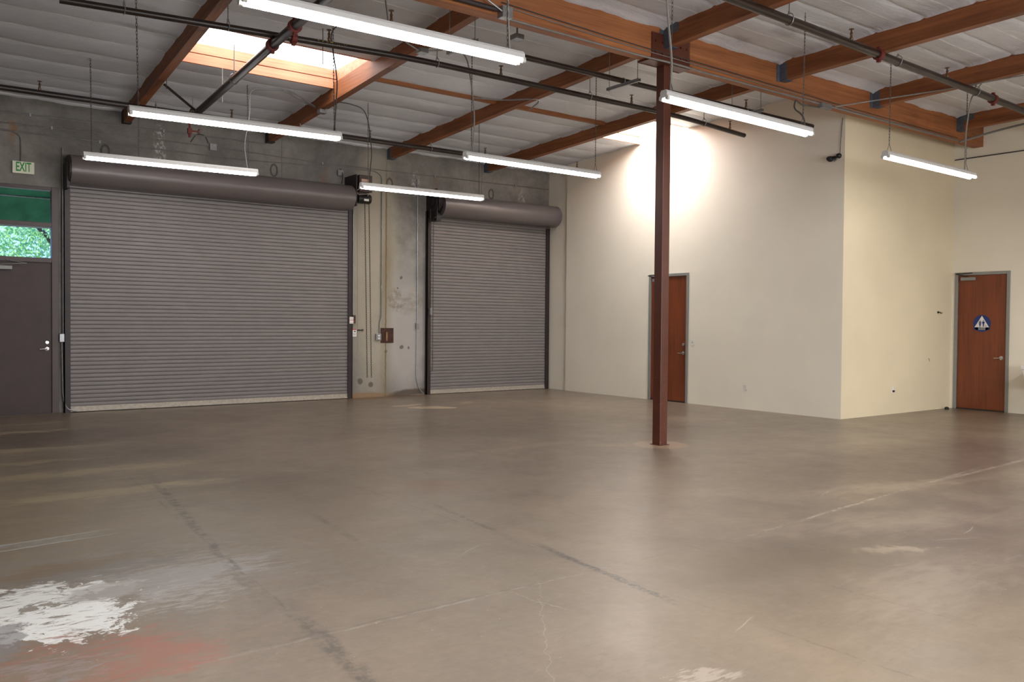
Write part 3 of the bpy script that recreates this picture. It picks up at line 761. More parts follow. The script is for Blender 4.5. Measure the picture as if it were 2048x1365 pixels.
# ------------------------------------------------------------------ exterior door and transom windows
t = thing('door_1', 'brown steel exterior door at the left edge under the windows', 'door', ((DX0+DX1)/2, YB, 0), kind='structure')
hw = (DX1-DX0)/2; y0 = -.035
b = BM(); box(b, (-hw+.1, y0+.03, .01), (hw-.1, y0+.075, 2.405)); leaf = obj('door_leaf', b, M_EXTD, t)
b = BM()
box(b, (-hw, y0, 0), (-hw+.1, .1, DTOP)); box(b, (hw-.1, y0, 0), (hw, .1, DTOP)); box(b, (-hw+.1, y0, 2.40), (hw-.1, .1, 2.475)); box(b, (-hw+.1, y0, 2.965), (hw-.1, .1, 3.035)); box(b, (-hw+.1, y0, 3.545), (hw-.1, .1, DTOP))
fr = obj('door_frame', b, M_BRONZE, t, bevel=.004)
b = BM(); box(b, (-hw+.1, y0+.0, .0), (hw-.1, .1, .012)); obj('threshold', b, M_GUIDE, t)
def lever(parent, side='y', sgn=-1, dz=.0, at=(0, 0, 0), L=.11, flip=1):
    b = BM(); x, y, z = at
    if side == 'y':
        lathe(b, [(.033, 0), (.033, -.010), (.014, -.014), (.012, -.05)], at, 'y', 18)
        tube(b, [(x, y-.05, z), (x-flip*L, y-.052, z-.006)], .0085, 8)
    else:
        lathe(b, [(.036, 0), (.036, -.012), (.018, -.016), (.015, -.05)], at, 'x', 18)
        tube(b, [(x-.05, y, z), (x-.052, y+flip*L, z-.004)], .010, 8)
    obj('lever_handle', b, M_CHROME, parent, smooth=True)['label'] = 'chrome handle'
lever(leaf, 'y', at=(hw-.165, y0+.03, 1.03))
b = BM(); lathe(b, [(.028, 0), (.026, -.014), (.01, -.016)], (hw-.165, y0+.03, 1.13), 'y', 16); obj('deadbolt', b, M_CHROME, leaf, smooth=True)
b = BM(); box(b, (-hw+.12, y0-.03, 2.27), (-hw+.38, y0+.03, 2.33)); c_ = obj('door_closer', b, M_ALU, leaf, bevel=.006)
b = BM(); tube(b, [(-hw+.2, y0-.02, 2.345), (-hw+.58, y0-.05, 2.375)], .008, 6); tube(b, [(-hw+.58, y0-.05, 2.375), (-hw+.30, y0-.01, 2.42)], .007, 6); obj('closer_arm', b, M_GALV, t)
for i, (za, zb, lab) in enumerate(((2.475, 2.965, 'lower transom window with tree leaves outside'), (3.035, 3.545, 'upper transom window showing the green awning'))):
    b = BM(); box(b, (DX0+.1, YB+.02, za), (DX1-.1, YB+.028, zb))
    struct('window_%d' % (i+1), b, M_GLASS, lab, 'window')
# exit sign
t = thing('exit_sign', 'white and green exit sign on the concrete wall above the windows', 'sign', (1.90, YB-.03, 3.865))
b = BM(); box(b, (-.15, -.015, -.093), (.15, .03, .093)); obj('sign_box', b, M_SIGNW, t, bevel=.004)
text('sign_lettering', 'EXIT', .20, M_GREEN, t, Matrix.Translation((0, -.017, .002)) @ FACE_Y, .001, .52, .0035)

# ------------------------------------------------------------------ awning and tree outside
t = thing('awning', 'green fabric awning outside above the exterior door', 'awning', (2.0, YB+.3, 3.2), kind='thing')
b = BM(); n = 12
g = [[b.verts.new((-3.2+6.4*i/n, .02+2.6*j/4, .78-.72*j/4-.03*math.sin(i*1.57)**2)) for j in range(5)] for i in range(n+1)]
for i in range(n):
    for j in range(4): b.faces.new((g[i][j], g[i+1][j], g[i+1][j+1], g[i][j+1]))
o = obj('fabric_canopy', b, M_AWN, t); o.modifiers.new('s', 'SOLIDIFY').thickness = .004
b = BM(); cyl(b, (-3.2, 2.6, .03), (3.2, 2.6, .03), .02, 8); cyl(b, (-3.2, 1.2, .42), (3.2, 1.2, .40), .015, 8); cyl(b, (-.4, 2.3, .0), (3.2, 2.0, .02), .02, 8)
for x in (-3, -1, 1, 3): cyl(b, (x, .05, .4), (x, 2.6, .03), .014, 8)
obj('awning_frame', b, M_GALV, t)
t = thing('tree', 'sunlit green tree outside seen through the lower transom window', 'tree', (5.6, 27, -1), kind='thing')
b = BM(); tube(b, [(0, 0, 0), (.1, 0, 2), (0, .1, 4), (-.3, 0, 5.6)], .16, 10); tube(b, [(0, 0, 2.6), (-1.2, 0, 4.2), (-2, .1, 5.2)], .07, 8); tube(b, [(0, 0, 3), (1.1, .1, 4.6)], .06, 8); obj('trunk', b, M_BRONZE, t)
b = BM(); rnd = random.Random(5)
cl = [(rnd.uniform(-3.2, 2.2), rnd.uniform(-1.6, 1.6), rnd.uniform(3.3, 6.6), rnd.uniform(.5, 1.0)) for _ in range(26)]
for i in range(9000):
    cx, cy, cz, r = rnd.choice(cl)
    p = Vector((rnd.gauss(0, 1), rnd.gauss(0, 1), rnd.gauss(0, 1))).normalized()*r*rnd.uniform(.5, 1)+Vector((cx, cy, cz))
    u = Vector((rnd.gauss(0, 1), rnd.gauss(0, 1), rnd.gauss(0, 1))).normalized(); v = u.orthogonal().normalized()
    s = rnd.uniform(.05, .11); a = [p+u*s, p+v*s*.45, p-u*s, p-v*s*.45]; b.faces.new([b.verts.new(q) for q in a])
f = obj('foliage', b, M_LEAF, t); f['kind'] = 'stuff'
b = BM(); box(b, (-30, YB+.4, -.25), (30, 60, -.2)); struct('ground', b, plain('pavement', (120, 118, 112), .9), 'outdoor pavement beyond the concrete wall', 'ground')

# ------------------------------------------------------------------ office doors (right walls)
def office_door(name, lab, x, ya, yb, hinge_far, sign=False):
    """opening from ya (near) to yb (far) in a wall facing -x"""
    yc = (ya+yb)/2; h = (yb-ya)/2
    t = thing(name, lab, 'door', (x, yc, 0), kind='structure')
    b = BM()
    box(b, (-.018, -h-.035, 0), (.13, -h+.02, DH+.035)); box(b, (-.018, h-.02, 0), (.13, h+.035, DH+.035)); box(b, (-.018, -h+.02, DH-.02), (.13, h-.02, DH+.035))
    obj('door_frame', b, M_ALU, t, bevel=.004)
    b = BM(); box(b, (.008, -h+.024, .022), (.052, h-.024, DH-.024)); leaf = obj('door_leaf', b, M_DOOR, t)
    b = BM(); box(b, (0, -h+.02, 0), (.13, h-.02, .024)); obj('threshold', b, M_GUIDE, t)
    lever(leaf, 'x', at=(.008, -h+.09, .95), flip=1)
    for z in (.28, .95, 1.62, 2.2):
        b = BM(); box(b, (-.010, h-.026, z), (.012, h-.012, z+.10)); obj('hinge', b, M_GALV, leaf)
    b = BM(); box(b, (-.045, h-.33, DH-.115), (.008, h-.08, DH-.055)); obj('door_closer', b, M_ALU, leaf, bevel=.006)
    b = BM(); tube(b, [(-.03, h-.2, DH-.04), (-.10, h-.02, DH+.005), ], .008, 6); tube(b, [(-.10, h-.02, DH+.005), (-.03, h-.28, DH+.02)], .008, 6); obj('closer_arm', b, M_GUIDE, t)
    return t, h, leaf
d2, hd2_, leaf2 = office_door('door_2', 'reddish wooden office door partly hidden behind the steel column', X1, D1a, D1b, True)
b = BM(); lathe(b, [(.03, 0), (.03, -.012), (.022, -.03), (.01, -.032)], (.008, -hd2_+.09, 1.11), 'x', 16); obj('deadbolt', b, M_CHROME, leaf2, smooth=True)
d3, hd3_, leaf3 = office_door('door_3', 'reddish wooden restroom door with round blue sign', X3, R0, R1, True)
# restroom sign (hangs on the door leaf)
t = thing('restroom_sign', 'round blue sign with white triangle and two figures on the restroom door', 'sign', (X3+.006, 7.335, 1.56))
b = BM(); R = .150
lathe(b, [(R, 0), (R, -.006)], (0, 0, 0), 'x', 40)
box(b, (-.006, -R*.93, -.115), (0, R*.93, -.075)); obj('sign_disc', b, M_BLUE, t)
b = BM(); poly(b, [(-.0065, 0, .137), (-.0065, .125, -.068), (-.0065, -.125, -.068)], (-.003, 0, 0)); obj('triangle', b, M_WHITE, t)
b = BM()
for s, fem in ((1, True), (-1, False)):
    y = s*.029
    lathe(b, [(.009, 0), (.009, -.002)], (-.0096, y, .052), 'x', 12)
    X = -.0097
    if fem: poly(b, [(X, y+.017, .036), (X, y-.017, .036), (X, y-.009, .010), (X, y-.020, -.022), (X, y+.020, -.022), (X, y+.009, .010)], (-.002, 0, 0))
    else: poly(b, [(X, y+.021, .036), (X, y-.021, .036), (X, y-.021, .0), (X, y-.012, .0), (X, y-.012, -.02), (X, y+.012, -.02), (X, y+.012, .0), (X, y+.021, .0)], (-.002, 0, 0))
    for q in (-1, 1): box(b, (X-.002, y+q*.007-.005, -.056), (X, y+q*.007+.005, -.018))
    if fem:
        for q in (-1, 1): poly(b, [(X, y+q*.016, .036), (X, y+q*.021, .034), (X, y+q*.027, -.004), (X, y+q*.022, -.004)], (-.002, 0, 0))
obj('figures', b, M_BLUE, t)
b = BM(); ring(b, (-.011, -.070, -.045), .011, .0022, 'x', 14, 4); tube(b, [(-.011, -.066, -.020), (-.011, -.066, -.040), (-.011, -.078, -.040), (-.011, -.084, -.055)], .0022, 5, 0); obj('wheelchair_symbol', b, plain('grey_symbol', (120, 124, 130), .5), t)
text('sign_lettering', 'ALL GENDER', .024, M_WHITE, t, Matrix.Translation((-.0075, 0, -.082)) @ FACE_X, .001, .9)
text('sign_lettering', 'RESTROOM', .026, M_WHITE, t, Matrix.Translation((-.0075, 0, -.106)) @ FACE_X, .001, .9)

# ------------------------------------------------------------------ strip lights
def strip(x, y, z, dx2, lab, chains, cables=(), L=2.44):
    """x,y,z: left end of the lamp, hung between ceiling chains; dx2: slight droop of the right end"""
    t = thing('strip_light', lab, 'strip light', (x, y, z), 'hanging white strip lights')
    t.rotation_euler = (0, -math.atan2(dx2, L), 0)
    b = BM(); pr_ = [(-.061, -.002), (-.061, .003), (-.046, .006), (-.046, .040), (-.032, .062), (.032, .062), (.046, .040), (.046, .006), (.061, .003), (.061, -.002), (.018, -.012), (-.018, -.012)]
    extrude_x(b, pr_, 0, L); obj('housing', b, M_HOUS, t)
    for s in (-1, 1):
        b = BM(); cyl(b, (.03, s*.042, -.019), (L-.03, s*.042, -.019), .019, 12); obj('lamp_tube', b, M_TUBE, t, smooth=True)
    for xx in (0, L-.03):
        for s in (-1, 1):
            b = BM(); lathe(b, [(.021, 0), (.021, .03)], (xx, s*.042, -.019), 'x', 12); obj('end_cap', b, M_HOUS, t)
    for cx, ztop, v in chains:
        b = BM(); zc = .17 if v else .06
        if v:
            tube(b, [(cx-.0, -.035, .047), (cx, 0, zc)], .0035, 5, 0); tube(b, [(cx, .035, .047), (cx, 0, zc)], .0035, 5, 0)
        chain(b, (cx, 0, zc), (cx, 0, ztop-z), .04 if z > 0 else .04)
        obj('hanging_chain', b, M_CHAIN, t)
    for pts, r, m in cables:
        b = BM(); tube(b, [(p[0]-x, p[1]-y, p[2]-z) for p in pts], r, 6, .12); obj('power_cable', b, m, t)
    return t
zd = zdeck
strip(2.05, 5.93, 3.735, .03, 'nearest and largest strip light, crossing the top of the view', [(.15, 5.10, True), (2.29, 5.08, False)],
      [([(4.36, 5.93, 3.79), (4.34, 5.93, 4.2), (4.42, 5.96, 5.10)], .008, M_WCABLE), ([(3.2, 5.93, 3.79), (3.25, 6.2, 4.6), (3.3, 6.6, 5.12)], .006, M_CHAIN)])
strip(2.19, 9.79, 3.715, .05, 'strip light left of the first row, crossing the end of the left roof beam', [(.10, zd(9.8)-.03, True), (2.36, zd(9.8)-.03, True)],
      [([(4.55, 9.79, 3.79), (4.60, 9.79, 4.4), (4.51, 9.79, 5.0), (4.8, 9.7, 5.2), (5.2, 9.6, 5.26)], .008, M_DCABLE)])
strip(2.33, 13.03, 3.745, .03, 'strip light hanging just in front of the left half of the wide shutter hood', [(.11, zd(13)-.03, True), (2.30, zd(13)-.03, True)],
      [([(4.62, 13.03, 3.80), (4.57, 13.03, 4.15), (4.66, 13.03, 4.6), (4.66, 13.0, 5.02), (5.25, 12.9, 5.07), (5.72, 13.0, 4.90)], .008, M_GALV)])
strip(6.40, 9.71, 3.745, .0, 'strip light in the middle of the view above the narrow shutter', [(.11, zd(9.7)-.03, True), (2.36, zd(9.7)-.03, True)],
      [([(6.53, 9.71, 3.80), (6.56, 9.71, 4.3), (6.50, 9.71, 4.75), (6.45, 9.75, 5.1), (6.1, 9.7, 5.24)], .010, M_COND)])
strip(6.45, 12.88, 3.735, .02, 'strip light in front of the pillar between the two shutters', [(.14, zd(12.9)-.03, True), (2.36, zd(12.9)-.03, True)],
      [([(6.60, 12.88, 3.79), (6.66, 12.88, 4.3), (6.60, 12.88, 4.8), (6.5, 12.85, 5.0), (6.2, 12.85, 5.05), (5.86, 12.9, 5.03)], .008, M_DCABLE)])
strip(6.31, 6.00, 3.765, -.03, 'strip light whose left end passes in front of the steel column', [(.10, 5.12, True), (2.30, 5.12, True)],
      [([(6.41, 6.0, 3.82), (6.42, 6.0, 4.15), (6.36, 6.0, 4.5), (6.28, 6.0, 5.12)], .012, M_WCABLE),
       ([(8.66, 6.0, 3.80), (8.62, 6.0, 3.95), (8.50, 6.05, 4.02), (8.53, 6.05, 4.12), (9.0, 6.3, 4.2), (10.9, 7.34, 4.69)], .010, M_DCABLE)])
strip(10.82, 6.27, 3.775, -.02, 'strip light farthest right, hanging before the warm cream wall', [(.10, 5.11, True), (2.20, 5.11, True)],
      [([(12.99, 6.27, 3.82), (13.0, 6.27, 4.4), (12.98, 6.2, 4.9), (12.95, 6.0, 5.1)], .010, M_WCABLE)])

# ------------------------------------------------------------------ sprinkler pipes
def sprinkler(pts, r, lab, heads=(), couplings=(), hangers=(), fr=.06, zceil=None):
    t = thing('sprinkler_pipe', lab, 'pipe', pts[0], 'fire sprinkler pipes')
    O = Vector(pts[0])
    b = BM(); tube(b, [Vector(p)-O for p in pts], r, 14, fr); obj('pipe_run', b, M_PIPE, t, smooth=True)
    for h in heads:
        p = Vector(h)-O; b = BM()
        lathe(b, [(.016, r*.8), (.022, r+.02), (.014, r+.035), (.014, r+.07), (.020, r+.075), (.010, r+.09), (.008, r+.12)], p, 'z', 10)
        lathe(b, [(.030, r+.12), (.030, r+.126)], p, 'z', 12)
        obj('sprinkler_head', b, M_BRASS, t)
    for c, ax in couplings:
        p = Vector(c)-O; b = BM(); lathe(b, [(r+.012, -.035), (r+.022, -.03), (r+.022, .03), (r+.012, .035)], p, ax, 16)
        box(b, (p.x-.02, p.y-.02, p.z+r+.01), (p.x+.02, p.y+.02, p.z+r+.045)) ; box(b, (p.x-.02, p.y-.02, p.z-r-.045), (p.x+.02, p.y+.02, p.z-r-.01))
        obj('coupling', b, M_RED, t)
    for c, ztop, ax in hangers:
        p = Vector(c)-O; b = BM(); ring(b, p+Vector((0, 0, .012)), r+.010, .005, ax, 18, 5, 1.15); cyl(b, p+Vector((0, 0, r+.02)), (p.x, p.y, ztop-O.z), .006, 6)
        lathe(b, [(.012, 0), (.012, .03)], p+Vector((0, 0, r+.02)), 'z', 8); obj('ring_hanger', b, M_GALV, t)
    return t
sprinkler([(.7, 13.95, 4.73), (12.35, 13.74, 4.73)], .042, 'long dark sprinkler pipe running closest to the concrete wall',
          heads=[(1.93, 13.93, 4.73), (4.66, 13.88, 4.73), (7.11, 13.84, 4.73), (9.57, 13.79, 4.73), (11.89, 13.75, 4.73)],
          hangers=[((3.5, 13.9, 4.73), zp(13.9), 'x'), ((5.82, 13.87, 4.73), zp(13.9), 'x'), ((8.36, 13.82, 4.73), zp(13.9)+.02, 'x'), ((10.78, 13.77, 4.73), zp(13.9)+.02, 'x'), ((4.05, 13.9, 4.73), 5.03, 'x')])
p1 = sprinkler([(1.55, 9.88, 4.77), (3.75, 9.60, 4.78), (5.4, 9.40, 4.785), (10.2, 9.40, 4.79), (12.10, 9.60, 4.775)], .038, 'dark sprinkler pipe with open end near the cream wall, ahead of the skylights',
          heads=[(4.34, 9.5, 4.78), (6.77, 9.40, 4.78), (9.20, 9.40, 4.79), (11.65, 9.54, 4.78)], fr=.5,
          couplings=[((3.93, 9.57, 4.78), 'x')],
          hangers=[((2.15, 9.80, 4.775), 5.28, 'x'), ((3.20, 9.66, 4.78), zp(9.6), 'x'), ((5.77, 9.40, 4.785), zp(9.4), 'x'), ((8.36, 9.40, 4.785), zp(9.4), 'x'), ((10.9, 9.46, 4.785), zp(9.4), 'x')])
for q, (tx, st) in enumerate(((2.73, '2.0 X'), (2.92, 'Thinwall'))):
    for k, ch in enumerate(st):
        if ch != ' ': text('pipe_letter', ch, .052, M_YEL, p1.children[0], Matrix.Translation((tx+(k-len(st)/2)*.027, -.35-.043-(tx+(k-len(st)/2)*.027-2.84)*.12, .014)) @ FACE_Y, .0005)
sprinkler([(3.60, 7.62, 4.70), (3.72, 9.45, 4.70), (4.03, 13.88, 4.68)], .052, 'thick dark feed pipe with red couplings crossing below the large skylight',
          couplings=[((3.69, 8.95, 4.70), 'y'), ((3.735, 9.72, 4.70), 'y')],
          hangers=[((3.86, 11.4, 4.69), 5.16, 'y')], fr=.5)
sprinkler([(XL+.1, 8.46, 4.77), (12.40, 8.46, 4.77)], .036, 'dark sprinkler pipe resting on short steel trapeze bars', heads=[(4.6, 8.46, 4.77), (10.7, 8.46, 4.77)])
sprinkler([(2, 5.60, 4.79), (8.1, 5.73, 4.79), (11.6, 5.83, 4.79), (15.9, 5.99, 4.79)], .047, 'dark sprinkler pipe crossing the upper right corner of the view',
          heads=[(9.18, 5.76, 4.79), (11.55, 5.83, 4.79)], couplings=[((9.80, 5.78, 4.79), 'x'), ((13.0, 5.89, 4.79), 'x')],
          hangers=[((7.95, 5.73, 4.79), 5.1, 'x'), ((10.25, 5.79, 4.79), zpn(5.8), 'x'), ((12.42, 5.86, 4.79), zpn(5.8), 'x')], fr=.5)
t = thing('drain_valve', 'small red valve hanging below the pipe by the concrete wall', 'valve', (4.0, 13.88, 4.63))
b = BM(); cyl(b, (0, 0, .02), (0, 0, -.12), .016, 10); box(b, (-.03, -.025, -.20), (.03, .025, -.12)); cyl(b, (0, 0, -.2), (0, 0, -.26), .02, 10); cyl(b, (.0, -.01, -.16), (.12, -.03, -.16), .012, 8); obj('valve_body', b, M_RED, t)
b = BM(); ring(b, (.13, -.03, -.16), .035, .006, 'x', 12); obj('hand_wheel', b, M_RED, t)
t = thing('sway_brace', 'dark diagonal brace bar between left roof beam and sprinkler pipe', 'brace', (4.0, 13.6, 4.74))
b = BM(); cyl(b, (0, 0, 0), (-.52, -.25, .25), .02, 8); obj('brace_bar', b, M_PIPE, t)
b = BM(); ring(b, (0, .2, 0), .055, .012, 'x', 14); obj('pipe_clamp', b, M_BRASS, t)
t = thing('sway_brace', 'dark brace rod between near roof beam and pipe in the upper right', 'brace', (12.95, 5.88, 4.83))
b = BM(); cyl(b, (0, 0, 0), (-.35, .35, .23), .016, 8); box(b, (-.41, .31, .2), (-.29, .41, .26)); obj('brace_bar', b, M_PIPE, t)
# trapeze bars
def trapeze(x, lab):
    t = thing('trapeze_bar', lab, 'bracket', (x, 8.15, 4.70), 'slotted steel trapeze bars')
    b = BM(); box(b, (-.02, 0, 0), (.02, .62, .006)); box(b, (-.02, 0, 0), (-.016, .62, .04)); box(b, (.016, 0, 0), (.02, .62, .04))
    for k in range(10): box(b, (-.0205, .03+k*.06, .012), (-.0195, .055+k*.06, .026))
    obj('slotted_channel', b, M_GALV, t)
    for yy in (.04, .58):
        b = BM(); cyl(b, (0, yy, -.02), (0, yy, zdeck(8.15+yy)-4.72), .005, 6); obj('threaded_rod', b, M_GALV, t)
    b = BM(); ring(b, (0, .31, .07), .038, .006, 'x', 14); obj('pipe_strap', b, M_GALV, t)
trapeze(5.53, 'slotted bar hanging behind the nearest strip light')
trapeze(8.12, 'slotted bar hanging just left of the steel column')
trapeze(10.70, 'slotted bar hanging behind the strip light right of the column')
# ------------------------------------------------------------------ girder wiring
def conduit(name, pts, r, mat, lab, cat='conduit', fr=.1, clips=(), cdir=None):
    t = thing(name, lab, cat, pts[0]); O = Vector(pts[0])
    b = BM(); tube(b, [Vector(p)-O for p in pts], r, 8, fr); obj('run', b, mat, t, smooth=True)
    for c in clips:
        p = Vector(c)-O; b = BM(); box(b, (p.x-.012, p.y-r-.003, p.z-r-.014), (p.x+.012, p.y+r+.004, p.z+r+.014)); obj('strap_clip', b, M_GALV, t)
    return t
yg = GY0
conduit('wire_raceway', [(XL+.1, yg-.035, 4.76), (5.22, yg-.035, 4.76)], .028, M_GUIDE, 'thick dark raceway along the near face of the girder, top centre')
conduit('girder_conduit', [(5.38, yg-.02, 4.70), (7.4, yg-.02, 4.69), (7.75, yg-.10, 4.665), (8.0, yg-.10, 4.665), (8.4, yg-.02, 4.69), (15.0, yg-.02, 4.69)], .013, M_COND, 'grey conduit following the bottom edge of the girder', fr=.3)
for i, (dz, lb) in enumerate(((.055, 'upper thin cable strung along the girder face'), (.02, 'lower thin cable strung along the girder face'))):
    conduit('girder_cable', [(5.3, yg-.02, 4.80+dz), (7.2, yg-.02, 4.745+dz), (8.5, yg-.03, 4.735+dz), (11.2, yg-.02, 4.70+dz), (14.95, yg-.02, 4.68+dz)], .006, M_COND if i else M_DCABLE, lb, 'cable', fr=.4)
def jbox(loc, size, lab, mat=None, nm='junction_box', kno=True):
    t = thing(nm, lab, 'junction box', loc); sx, sy, sz = size
    b = BM(); box(b, (-sx/2, -sy, -sz/2), (sx/2, 0, sz/2)); obj('box_body', b, mat or M_GALV, t, bevel=.004)
    b = BM(); box(b, (-sx/2+.004, -sy-.003, -sz/2+.004), (sx/2-.004, -sy, sz/2-.004))
    for q in (-1, 1): cyl(b, (q*sx*.3, -sy-.006, q*sz*.3), (q*sx*.3, -sy-.002, q*sz*.3), .005, 6)
    obj('cover_plate', b, mat or M_GALV, t)
    return t
jbox((5.32, yg, 4.74), (.13, .10, .12), 'grey junction box on the girder at top centre, beside the raceway end')
jbox((11.05, yg-.0, 4.665), (.24, .07, .07), 'grey connector box under the girder above the outside wall corner')
conduit('flexible_conduit', [(5.28, yg-.08, 4.73), (5.0, 7.3, 4.85), (4.75, 7.25, 5.1)], .010, M_GALV, 'short flexible conduit rising from the junction box at top centre')
conduit('right_conduit', [(14.95, yg-.06, 4.66), (15.25, 7.1, 4.78), (15.4, 6.8, 4.86), (15.5, 6.2, 4.93), (15.5, 5.0, 4.95)], .018, M_COND, 'curved conduit leaving the right end of the girder', fr=.25)
conduit('left_girder_stub', [(11.3, yg-.03, 4.70), (11.75, yg-.25, 4.80), (12.2, yg-1.2, 4.855), (12.33, 5.2, 4.86)], .009, M_GALV, 'thin conduit from the girder up along the third near beam')
# boxes with flexible conduit on the roof beams
def beam_box(x, y, z, pts, lab):
    t = thing('beam_junction_box', lab, 'junction box', (x, y, z))
    b = BM(); box(b, (-.06, -.06, -.03), (.06, .06, .03)); obj('box_body', b, M_GALV, t, bevel=.004)
    for q in pts:
        b = BM(); tube(b, [Vector(p)-Vector((x, y, z)) for p in q], .011, 8, .2); obj('flexible_conduit', b, M_GALV, t)
beam_box(5.80, 12.95, zp(12.95)-.032, [[(5.80, 12.9, zp(12.95)-.03), (5.95, 12.8, 4.98), (6.1, 12.85, 5.07)]], 'grey box under the roof beam right of the large skylight')
beam_box(5.76, 9.75, zp(9.75)-.032, [[(5.7, 9.75, 5.03), (5.45, 9.75, 5.12), (5.3, 9.7, 5.28)], [(5.8, 9.7, 5.03), (6.1, 9.7, 5.1), (6.3, 9.7, 5.24)]], 'grey box under the roof beam behind the nearest strip light')
beam_box(6.10, 8.15, 4.86, [[(6.1, 8.15, 4.88), (6.1, 8.15, 5.36)]], 'grey box hanging below the film beside the nearest strip light end')
conduit('flexible_conduit', [(7.75, 11.55, 5.12), (8.1, 11.2, 5.06), (8.36, 10.6, zp(10.6)-.012), (8.6, 10.9, 5.05), (8.95, 11.6, 5.12)], .012, M_GALV, 'flexible conduit looping under the roof beam between two thin joists', fr=.2)
conduit('feeder_conduit', [(5.1, 12.85, 5.07), (5.75, 13.1, 4.95)], .008, M_GALV, 'thin conduit crossing the film below the large skylight')
# hanging rods with nothing on them
def rod(x, y, z0, z1, lab, r=.005):
    b = BM(); cyl(b, (0, 0, 0), (0, 0, z1-z0), r, 6); o = obj('hanger_rod', b, M_DCABLE); o.location = (x, y, z0)
    tag(o, lab, 'rod')
rod(3.42, 13.0, zd(13)-.30, zd(13), 'short rod hanging from the film near the end of the left roof beam')
b = BM(); chain(b, (0, 0, -.48), (0, 0, 0), .02, .005, .002); o = obj('pull_string', b, M_WCABLE); o.location = (4.03, 12.40, 5.11)
tag(o, 'thin white string dangling from the orange curb of the large skylight', 'string')
rod(4.62, 11.9-1.6, 4.78, zd(10.3)-.02, 'rod above the feed pipe coupling near the large skylight')

# ------------------------------------------------------------------ conduits on the concrete wall
yw = YB-.016
conduit('wall_conduit', [(-1, yw, 4.67), (5.8, yw, 4.745)], .011, M_COND, 'topmost thin conduit on the left part of the concrete wall', clips=[(2.0, yw, 4.70), (4, yw, 4.725), (5.4, yw, 4.74)])
conduit('wall_conduit', [(-1, yw, 4.49), (4.45, yw, 4.575), (7.0, yw, 4.52), (12.44, yw, 4.565)], .010, M_COND, 'long thin conduit crossing the concrete wall to the cream wall', clips=[(2.3, yw, 4.54), (6.9, yw, 4.52), (9.4, yw, 4.54), (11.5, yw, 4.56)], fr=.5)
conduit('wall_conduit', [(-1, yw, 4.385), (2.0, yw, 4.42), (5.2, yw, 4.40), (7.3, yw, 4.47), (8.0, yw, 4.50), (8.17, yw, 4.42), (8.17, yw, 1.6), (8.13, yw, 1.5), (8.13, yw, 1.27)], .011, M_COND, 'conduit bending down the pillar to the outlet box', clips=[(8.17, yw, 3.4), (8.17, yw, 2.2), (3.0, yw, 4.41)], fr=.15)
conduit('wall_conduit', [(1.35, yw, 4.42), (1.72, yw, 4.43), (1.87, yw, 4.36), (1.87, yw, 3.96)], .010, M_COND, 'short bent conduit dropping to the exit sign', fr=.15)
conduit('wall_conduit', [(2.445, YB-.06, 4.24), (2.445, YB-.06, 1.27)], .011, M_GALV, 'vertical conduit between exterior door frame and wide shutter, above its small box')
conduit('wall_conduit', [(2.425, YB-.06, 1.14), (2.44, YB-.06, .25), (2.50, YB-.07, .05), (2.64, YB-.09, .02)], .010, M_GALV, 'lower bent conduit left of the wide shutter, reaching the floor', fr=.15)
jbox((2.425, YB-.045, 1.205), (.07, .045, .13), 'small grey box on conduit beside the exterior door frame')
conduit('wall_conduit', [(7.55, yw, 3.60), (7.55, yw, 1.66)], .009, M_GALV, 'vertical conduit along right rail of the wide shutter', clips=[(7.55, yw, 2.6)])
conduit('wall_conduit', [(8.99, yw, 4.43), (9.0, yw, 1.5)], .011, M_GALV, 'straight vertical conduit left of the narrow shutter', clips=[(9.0, yw, 3.5), (9.0, yw, 2.4)])
jbox((9.0, YB, 1.42), (.07, .05, .13), 'small rounded conduit box left of the narrow shutter')
conduit('wall_conduit', [(8.99, yw, 1.36), (8.985, yw, .35), (9.05, yw, .12), (9.15, YB-.03, .03)], .009, M_GALV, 'lower bent conduit left of the narrow shutter, reaching the floor', fr=.2)
jbox((4.83, YB, 4.56), (.12, .05, .12), 'square grey junction box on wall above the wide shutter')
jbox((7.26, YB, 4.37), (.11, .06, .11), 'grey junction box above the shutter operator')
conduit('wall_cable', [(4.75, yw, 4.62), (4.7, yw, 4.75), (4.55, yw, 4.76), (4.45, yw, 4.60)], .008, M_DCABLE, 'short looped cable above the wide shutter hood', 'cable')
# outlet and rusted plate on the pillar
t = thing('outlet_box', 'steel double outlet box beside rusted plate on the pillar', 'outlet', (8.10, YB, 1.20))
b = BM(); box(b, (-.055, -.055, -.065), (.055, 0, .065)); obj('box_body', b, M_GALV, t, bevel=.005)
for z in (-.027, .027):
    b = BM(); lathe(b, [(.02, 0), (.02, -.006)], (0, -.055, z), 'y', 14); obj('socket', b, M_WHITE, t)
t = thing('embedded_plate', 'square rusted steel plate set in the pillar', 'plate', (8.31, YB, 1.23))
b = BM(); box(b, (-.145, -.008, -.15), (.145, 0, .15)); obj('plate', b, M_RUST, t)
b = BM(); box(b, (-.035, -.03, -.11), (-.0, -.008, .07)); obj('weld_bar', b, plain('ochre_rust', (140, 104, 66), .8, 0, .3, 12), t)
